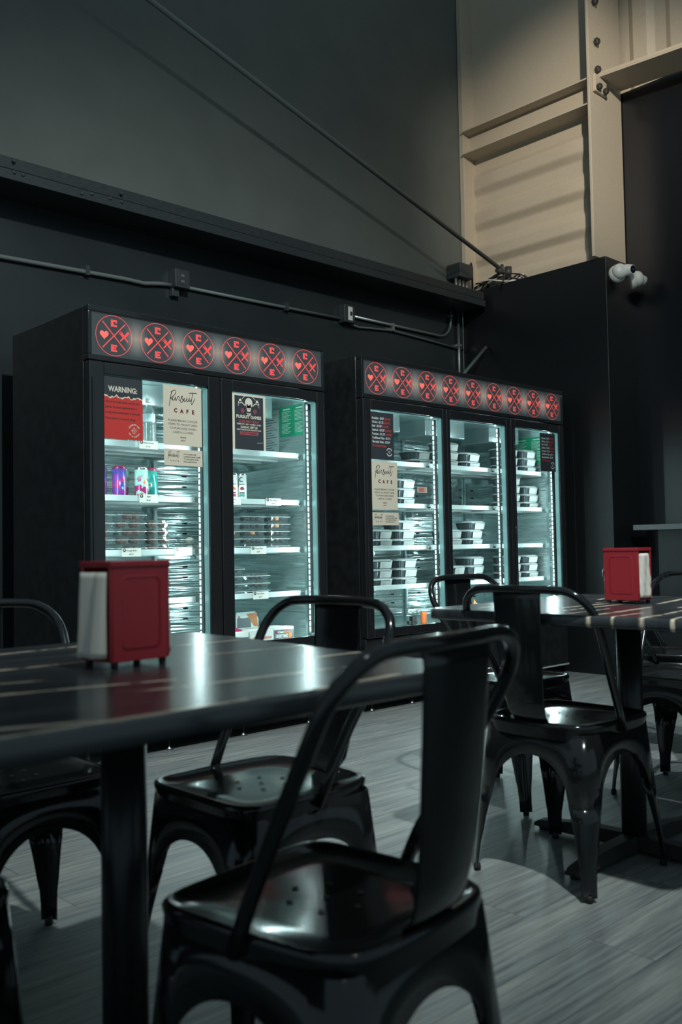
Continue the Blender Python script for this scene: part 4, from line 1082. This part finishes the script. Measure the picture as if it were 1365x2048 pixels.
def morsel(kind, x, y, z, label, group, cat):
    if kind not in fp:
        b = MB()
        if kind in ('ball', 'dark', 'gold'):
            r0 = .0165 if kind == 'ball' else .014
            pr_ = [(r0*math.sin(pi*k/9), r0-r0*math.cos(pi*k/9)) for k in range(10)]; pr_[0] = (.001, 0); pr_[-1] = (.001, 2*r0)
            b.lathe(pr_, 16)
            for v in b.bm.verts: v.co *= 1+.05*math.sin(v.co.x*400+v.co.z*300)
            if kind != 'ball':
                for v in b.bm.verts: v.co.z *= .8; v.co.x *= 1.25
            o = b.obj('chocolate_ball' if kind == 'ball' else 'snack_bite', {'ball': m_choc, 'dark': m_dark, 'gold': m_gold}[kind])
        else:
            b.lathe([(.017, 0), (.022, .014), (.024, .016), (.021, .024), (.012, .03), (.004, .033)], 18)
            o = b.obj('cupcake', m_frost)
        fp[kind] = o
    else:
        o = fp[kind].copy(); COL.objects.link(o)
    o.location = (x, y, z+.0022); o.rotation_euler = (0, 0, random.random()*6)
    tag(o, label, cat, group); return o
def clam_stack(x, y, shelf, n, kinds, where, what, grp):
    for i in range(n):
        z = SHZ[shelf]+.0065+i*.0405; pw = pos_words[n][i]
        clamshell(x+random.uniform(-.003, .003), y, z, 'clear lidded box, %s of the %s' % (pw, where), 'clear food boxes')
        for j, k in enumerate(kinds(i)):
            if k is None: continue
            xx = x-.036+.036*j
            morsel(k, xx, y-.028+random.uniform(-.004, .004), z, '%s, front row, %s box, %s, %s' % (what[k], pw, where, ('left', 'middle', 'right')[j]), grp, {'ball': 'snack', 'dark': 'snack', 'gold': 'snack', 'cup': 'cake'}[k])
            if k != 'cup': morsel(k, xx+.004, y+.020, z, '%s, back row, %s box, %s, %s' % (what[k], pw, where, ('left', 'middle', 'right')[j]), grp, 'snack')
WH = {'ball': 'brown chocolate ball', 'dark': 'dark round bite', 'gold': 'golden bite', 'cup': 'cream cupcake'}
clam_stack(2.215, 4.06, 1, 5, lambda i: (None, None, 'ball'), 'stack at the left glass edge', WH, 'snacks in clear boxes')
clam_stack(2.385, 4.05, 1, 5, lambda i: ('ball', None, 'ball') if i % 2 else (None, 'ball', 'ball'), 'taller chocolate stack', WH, 'snacks in clear boxes')
clam_stack(2.555, 4.05, 1, 4, lambda i: ('ball', None, 'ball'), 'shorter chocolate stack', WH, 'snacks in clear boxes')
clam_stack(2.745, 4.06, 1, 2, lambda i: (None, 'cup', 'cup' if i == 0 else None), 'cupcake pair', WH, 'cakes in clear boxes')
clam_stack(2.985, 4.06, 1, 4, lambda i: ('dark', 'gold' if i in (0, 1, 2) else 'dark', 'dark' if i % 2 else 'gold'), 'left snack stack, second door', WH, 'snacks in clear boxes')
clam_stack(3.155, 4.06, 1, 5, lambda i: ('dark', 'dark' if i != 2 else 'gold', 'dark'), 'middle snack stack, second door', WH, 'snacks in clear boxes')
clam_stack(3.325, 4.06, 1, 5, lambda i: ('dark', 'gold' if i in (3, 4) else 'dark', 'dark'), 'right snack stack, second door', WH, 'snacks in clear boxes')
clam_stack(3.00, 4.06, 0, 4, lambda i: (None, 'dark', 'dark'), 'left stack, lowest shelf', WH, 'snacks in clear boxes')
clam_stack(3.175, 4.06, 0, 3, lambda i: (None, 'dark', 'dark'), 'right stack, lowest shelf', WH, 'snacks in clear boxes')

# meal trays
m_tray = mat('black_meal_tray', (.035, .05, .055, 1), .3)
m_sleeve = mat('white_label_sleeve', (.37, .40, .385, 1), .6)
m_lidrim = glassy('frosted_lid_plastic', (.72, .80, .80, 1), .15, .3, ior=1.9)
trays = []
def tray(x, y, z, label, dark=False, rz=0):
    if not trays:
        r = root('meal_tray', label, 'meal container', (x, y, z), rz, 'stacked meal trays')
        hx, hy = .100, .072; base = round_rect_pts(1, 1, .45, 14); n = len(base)
        def rr(k, zz, fl=0):
            out = []
            for i, (px, py) in enumerate(round_rect_pts(hx, hy, .045, 14)):
                f = k-(fl if i % 2 else 0); out.append((px*f, py*f, zz))
            return out
        b = MB()
        # fluted wall: resample to a dense outline
        def dense(k, zz, fl):
            P = round_rect_pts(hx, hy, .045, 8); Q = []
            m = len(P)
            for i in range(m):
                a = Vector(P[i]); c = Vector(P[(i+1) % m]); d = max(1, int((c-a).length/.006))
                for j in range(d): Q.append(a.lerp(c, j/d))
            if len(Q) % 2: Q.append(Q[-1].lerp(Q[0], .5))
            return [(q.x*(k-(fl if i % 2 else 0)), q.y*(k-(fl if i % 2 else 0)), zz) for i, q in enumerate(Q)]
        b.loft([dense(.80, 0, .0), dense(.83, .003, .025), dense(.94, .038, .025), dense(.98, .043, 0), dense(1.04, .044, 0), dense(1.04, .0455, 0)], cap1=False, smooth=False)
        b.obj('tray_body', m_tray, r)
        b = MB(); b.loft([rr(1.06, .0455), rr(1.06, .049), rr(.98, .050), rr(.92, .056), rr(.88, .0575)], cap0=False, smooth=True); b.obj('lid', m_lidrim, r)
        b = MB()
        for (x0, x1) in ((-.022, .076),):
            b.poly([(x0, -hy*.885, .002), (x1, -hy*.885, .002), (x1+.004, -hy*1.0, .043), (x0, -hy*1.0, .043)], 0)
            b.poly([(x1, -hy*.885, .002), (x1+.006, -hy*.78, .002), (x1+.012, -hy*.86, .043), (x1+.004, -hy*1.0, .043)], 0)
            for k in range(3): b.poly([(x0+.012, -hy*(.905+.03*k)-.0012, .009+.009*k), (x0+.045, -hy*(.905+.03*k)-.0012, .009+.009*k), (x0+.045, -hy*(.912+.03*k)-.0012, .011+.009*k), (x0+.012, -hy*(.912+.03*k)-.0012, .011+.009*k)], 1)
        b.obj('paper_sleeve', [m_sleeve, mat('label_print_grey', (.25, .28, .28, 1), .6)], r, fix=False)
        trays.append(r); return r
    c = copy_tree(trays[0]); c.location = (x, y, z); c.rotation_euler = (0, 0, rz); c['label'] = label
    return c
def tray_stack(pxc, shelf, n, where, y=4.055, dx=()):
    pyc = {3: 925, 2: 1000, 1: 1075, 0: 1140}[shelf]
    X = pxc if pxc < 10 else atY(pxc, pyc, y-.07).x
    for i in range(n):
        words = 'single' if n == 1 else pos_words[n][i]
        tray(X+(dx[i] if i < len(dx) else random.uniform(-.003, .003)), y, SHZ[shelf]+.0065+i*.0583, 'white sleeved meal tray, %s of the %s' % (words, where), rz=random.uniform(-.04, .04))
D1, D2, D3 = 'first door of wide cooler', 'middle door of wide cooler', 'last door of wide cooler'
tray_stack(845, 3, 2, 'top shelf pile, '+D1, 4.15)
tray_stack(813, 2, 3, 'second shelf pile, '+D1)
tray_stack(767, 1, 2, 'left third-shelf pile, '+D1)
tray_stack(812, 1, 3, 'right third-shelf pile, '+D1, 4.07)
tray_stack(767, 0, 3, 'left bottom-shelf pile, '+D1)
tray_stack(817, 0, 3, 'right bottom-shelf pile, '+D1, 4.07)
tray_stack(902, 3, 3, 'left top-shelf pile, '+D2)
tray_stack(945, 3, 2, 'right top-shelf pile, '+D2)
tray_stack(975, 2, 1, 'second shelf back corner, '+D2, 4.33)
tray_stack(909, 1, 2, 'left third-shelf pile, '+D2)
tray_stack(951, 1, 3, 'right third-shelf pile, '+D2, dx=(0, 0, .03))
tray_stack(915, 0, 2, 'left bottom-shelf pile, '+D2)
tray_stack(954, 0, 3, 'right bottom-shelf pile, '+D2, 4.07)
tray_stack(1023, 3, 3, 'left top-shelf pile, '+D3)
tray_stack(1059, 3, 3, 'right top-shelf pile, '+D3)
tray_stack(1028, 2, 4, 'left second-shelf pile, '+D3)
tray_stack(1064, 2, 3, 'right second-shelf pile, '+D3)
tray_stack(1029, 0, 3, 'left bottom-shelf pile, '+D3)
tray_stack(1064, 0, 3, 'right bottom-shelf pile, '+D3)

# snack boxes on the cooler floor
m_boxw = mat('carton_white', (.62, .62, .58, 1), .6); m_boxg = mat('carton_slate', (.08, .10, .11, 1), .5); m_orange = mat('carton_orange', (.75, .18, .02, 1), .5)
m_mag = mat('carton_magenta', (.35, .01, .08, 1), .5); m_brown = mat('carton_photo_brown', (.35, .12, .03, 1), .5)
FZ = .465
def carton(x, w_, h_, d_, name, label, y=3.93):
    r = root(name, label, 'snack box', (x, y, FZ), group='dessert cartons on the cooler floor')
    b = MB(); b.box(0, w_, 0, d_, 0, h_, 0)
    return r, b
r, b = carton(3.215, .14, .062, .16, 'dessert_carton', 'white dessert carton with dark front panel, rightmost on the cooler floor')
rect(b, 0, .14, 0, .05, 1, -.0006); disc(b, .016, .038, .006, 2, -.001, 10)
put_text(b, 'Clean', .026, .032, .013, 3, -.001, align='L', width=.045, bold=.03); put_text(b, 'Eatz', .074, .032, .013, 4, -.001, align='L', width=.036, bold=.03)
put_text(b, 'DESSERT BARZ', .012, .008, .017, 3, -.001, align='L', width=.085, bold=.04); disc(b, .115, .018, .013, 4, -.001, 16)
b.obj('box_body', [m_boxw, m_boxg, m_mag, m_whiteink, m_orange], r, fix=False)
b = MB(); b.slab([(0, .062), (.14, .062), (.128, .066), (.012, .066)], .0, .05); b.obj('torn_flap', m_boxw, r)
r, b = carton(3.055, .155, .058, .16, 'dessert_carton', 'open white carton with red flavour print and a raised pictured lid')
put_text(b, 'STRAWBERRY CHEESECAKE', .0775, .01, .012, 3, -.001, width=.13, bold=.03)
b.obj('box_body', [m_boxw, m_boxg, m_mag, m_redink, m_orange], r, fix=False)
b = MB(); b.slab([(0, .06), (.152, .06), (.152, .11), (.13, .15), (.006, .15), (0, .142)], .125, .128, 0)
rect(b, .005, .10, .065, .12, 1, .1245); b.poly([(.07, .1243, .14), (.14, .1243, .145), (.15, .1243, .065), (.12, .1243, .07)], 2); disc(b, .018, .125, .006, 3, .1243, 10)
put_text(b, 'Clean', .03, .118, .012, 4, .124, align='L', width=.04, bold=.03)
b.obj('raised_lid', [m_pale, m_boxg, m_brown, m_mag, m_whiteink], r, fix=False)
r, b = carton(2.865, .175, .055, .16, 'dessert_carton', 'magenta striped open carton at the left of the dessert boxes')
rect(b, 0, .175, 0, .028, 1, -.0006); disc(b, .02, .018, .007, 2, -.001, 10); put_text(b, 'Clean', .035, .012, .013, 3, -.001, align='L', width=.05, bold=.03); put_text(b, 'Eatz', .09, .012, .013, 4, -.001, align='L', width=.04, bold=.03)
b.obj('box_body', [m_boxw, m_boxg, m_mag, m_whiteink, m_orange], r, fix=False)
b = MB(); b.slab([(0, .056), (.17, .056), (.165, .062), (.10, .085), (0, .088)], .06, .1, 0); b.slab([(.03, .057), (.172, .057), (.168, .064), (.11, .083)], .05, .058, 1); b.obj('crumpled_flap', [m_boxw, m_mag], r)
r, b = carton(2.66, .035, .05, .08, 'small_red_carton', 'tiny red and white carton on the cooler floor right of the near red napkin holder')
rect(b, .0, .035, .035, .05, 1, -.0006); rect(b, .008, .027, .004, .03, 2, -.0006); b.obj('box_body', [m_boxw, m_mag, m_pale], r, fix=False)
# orange bottle and black clips in the first door of the wide cooler
p = atY(848, 1240, 3.98)
r = root('sauce_bottle', 'small orange sauce bottle on the floor of the wide cooler', 'bottle', (p.x, 3.98, FZ))
b = MB(); b.lathe([(.018, 0), (.02, .004), (.02, .06), (.019, .075)], 20); b.obj('orange_fill', mat('orange_sauce', (.75, .16, .03, 1), .4), r)
b = MB(); b.lathe([(.0195, .075), (.019, .11), (.012, .13), (.01, .14)], 20); b.obj('bottle_neck', m_bottle, r)
p = atY(832, 1240, 4.0)
r = root('black_clip_tool', 'small black clip lying beside the orange sauce bottle', 'clip', (p.x, 4.0, FZ))
b = MB(); b.box(-.055, .0, -.02, .02, 0, .012); b.box(-.045, -.005, -.015, .015, .012, .045); b.obj('clip_body', m_rubber, r, bevel=.003)
b = MB(); b.box(-.085, -.062, -.02, .0, 0, .022); b.obj('clip_knob', m_rubber, r, bevel=.003)
# crumpled snack bag in the middle door
p = atY(952, 1232, 4.02)
r = root('crumpled_snack_bag', 'crumpled orange and white wrapper on the floor of the middle cooler door', 'wrapper', (p.x, 4.02, FZ))
b = MB(); rings = []
for j in range(7):
    z = j*.016; s = [.07, .085, .08, .065, .045, .03, .015][j]
    rings.append([(s*(1+.25*math.sin(3*k+j*2))*math.cos(2*pi*k/14), .6*s*(1+.2*math.cos(5*k+j))*math.sin(2*pi*k/14), z) for k in range(14)])
b.loft(rings, smooth=False); b.obj('wrapper_body', m_boxw, r)
b = MB(); b.slab([(-.07, .06), (-.02, .05), (-.03, .1), (-.045, .125)], -.03, -.02); b.obj('wrapper_peak', m_orange, r)
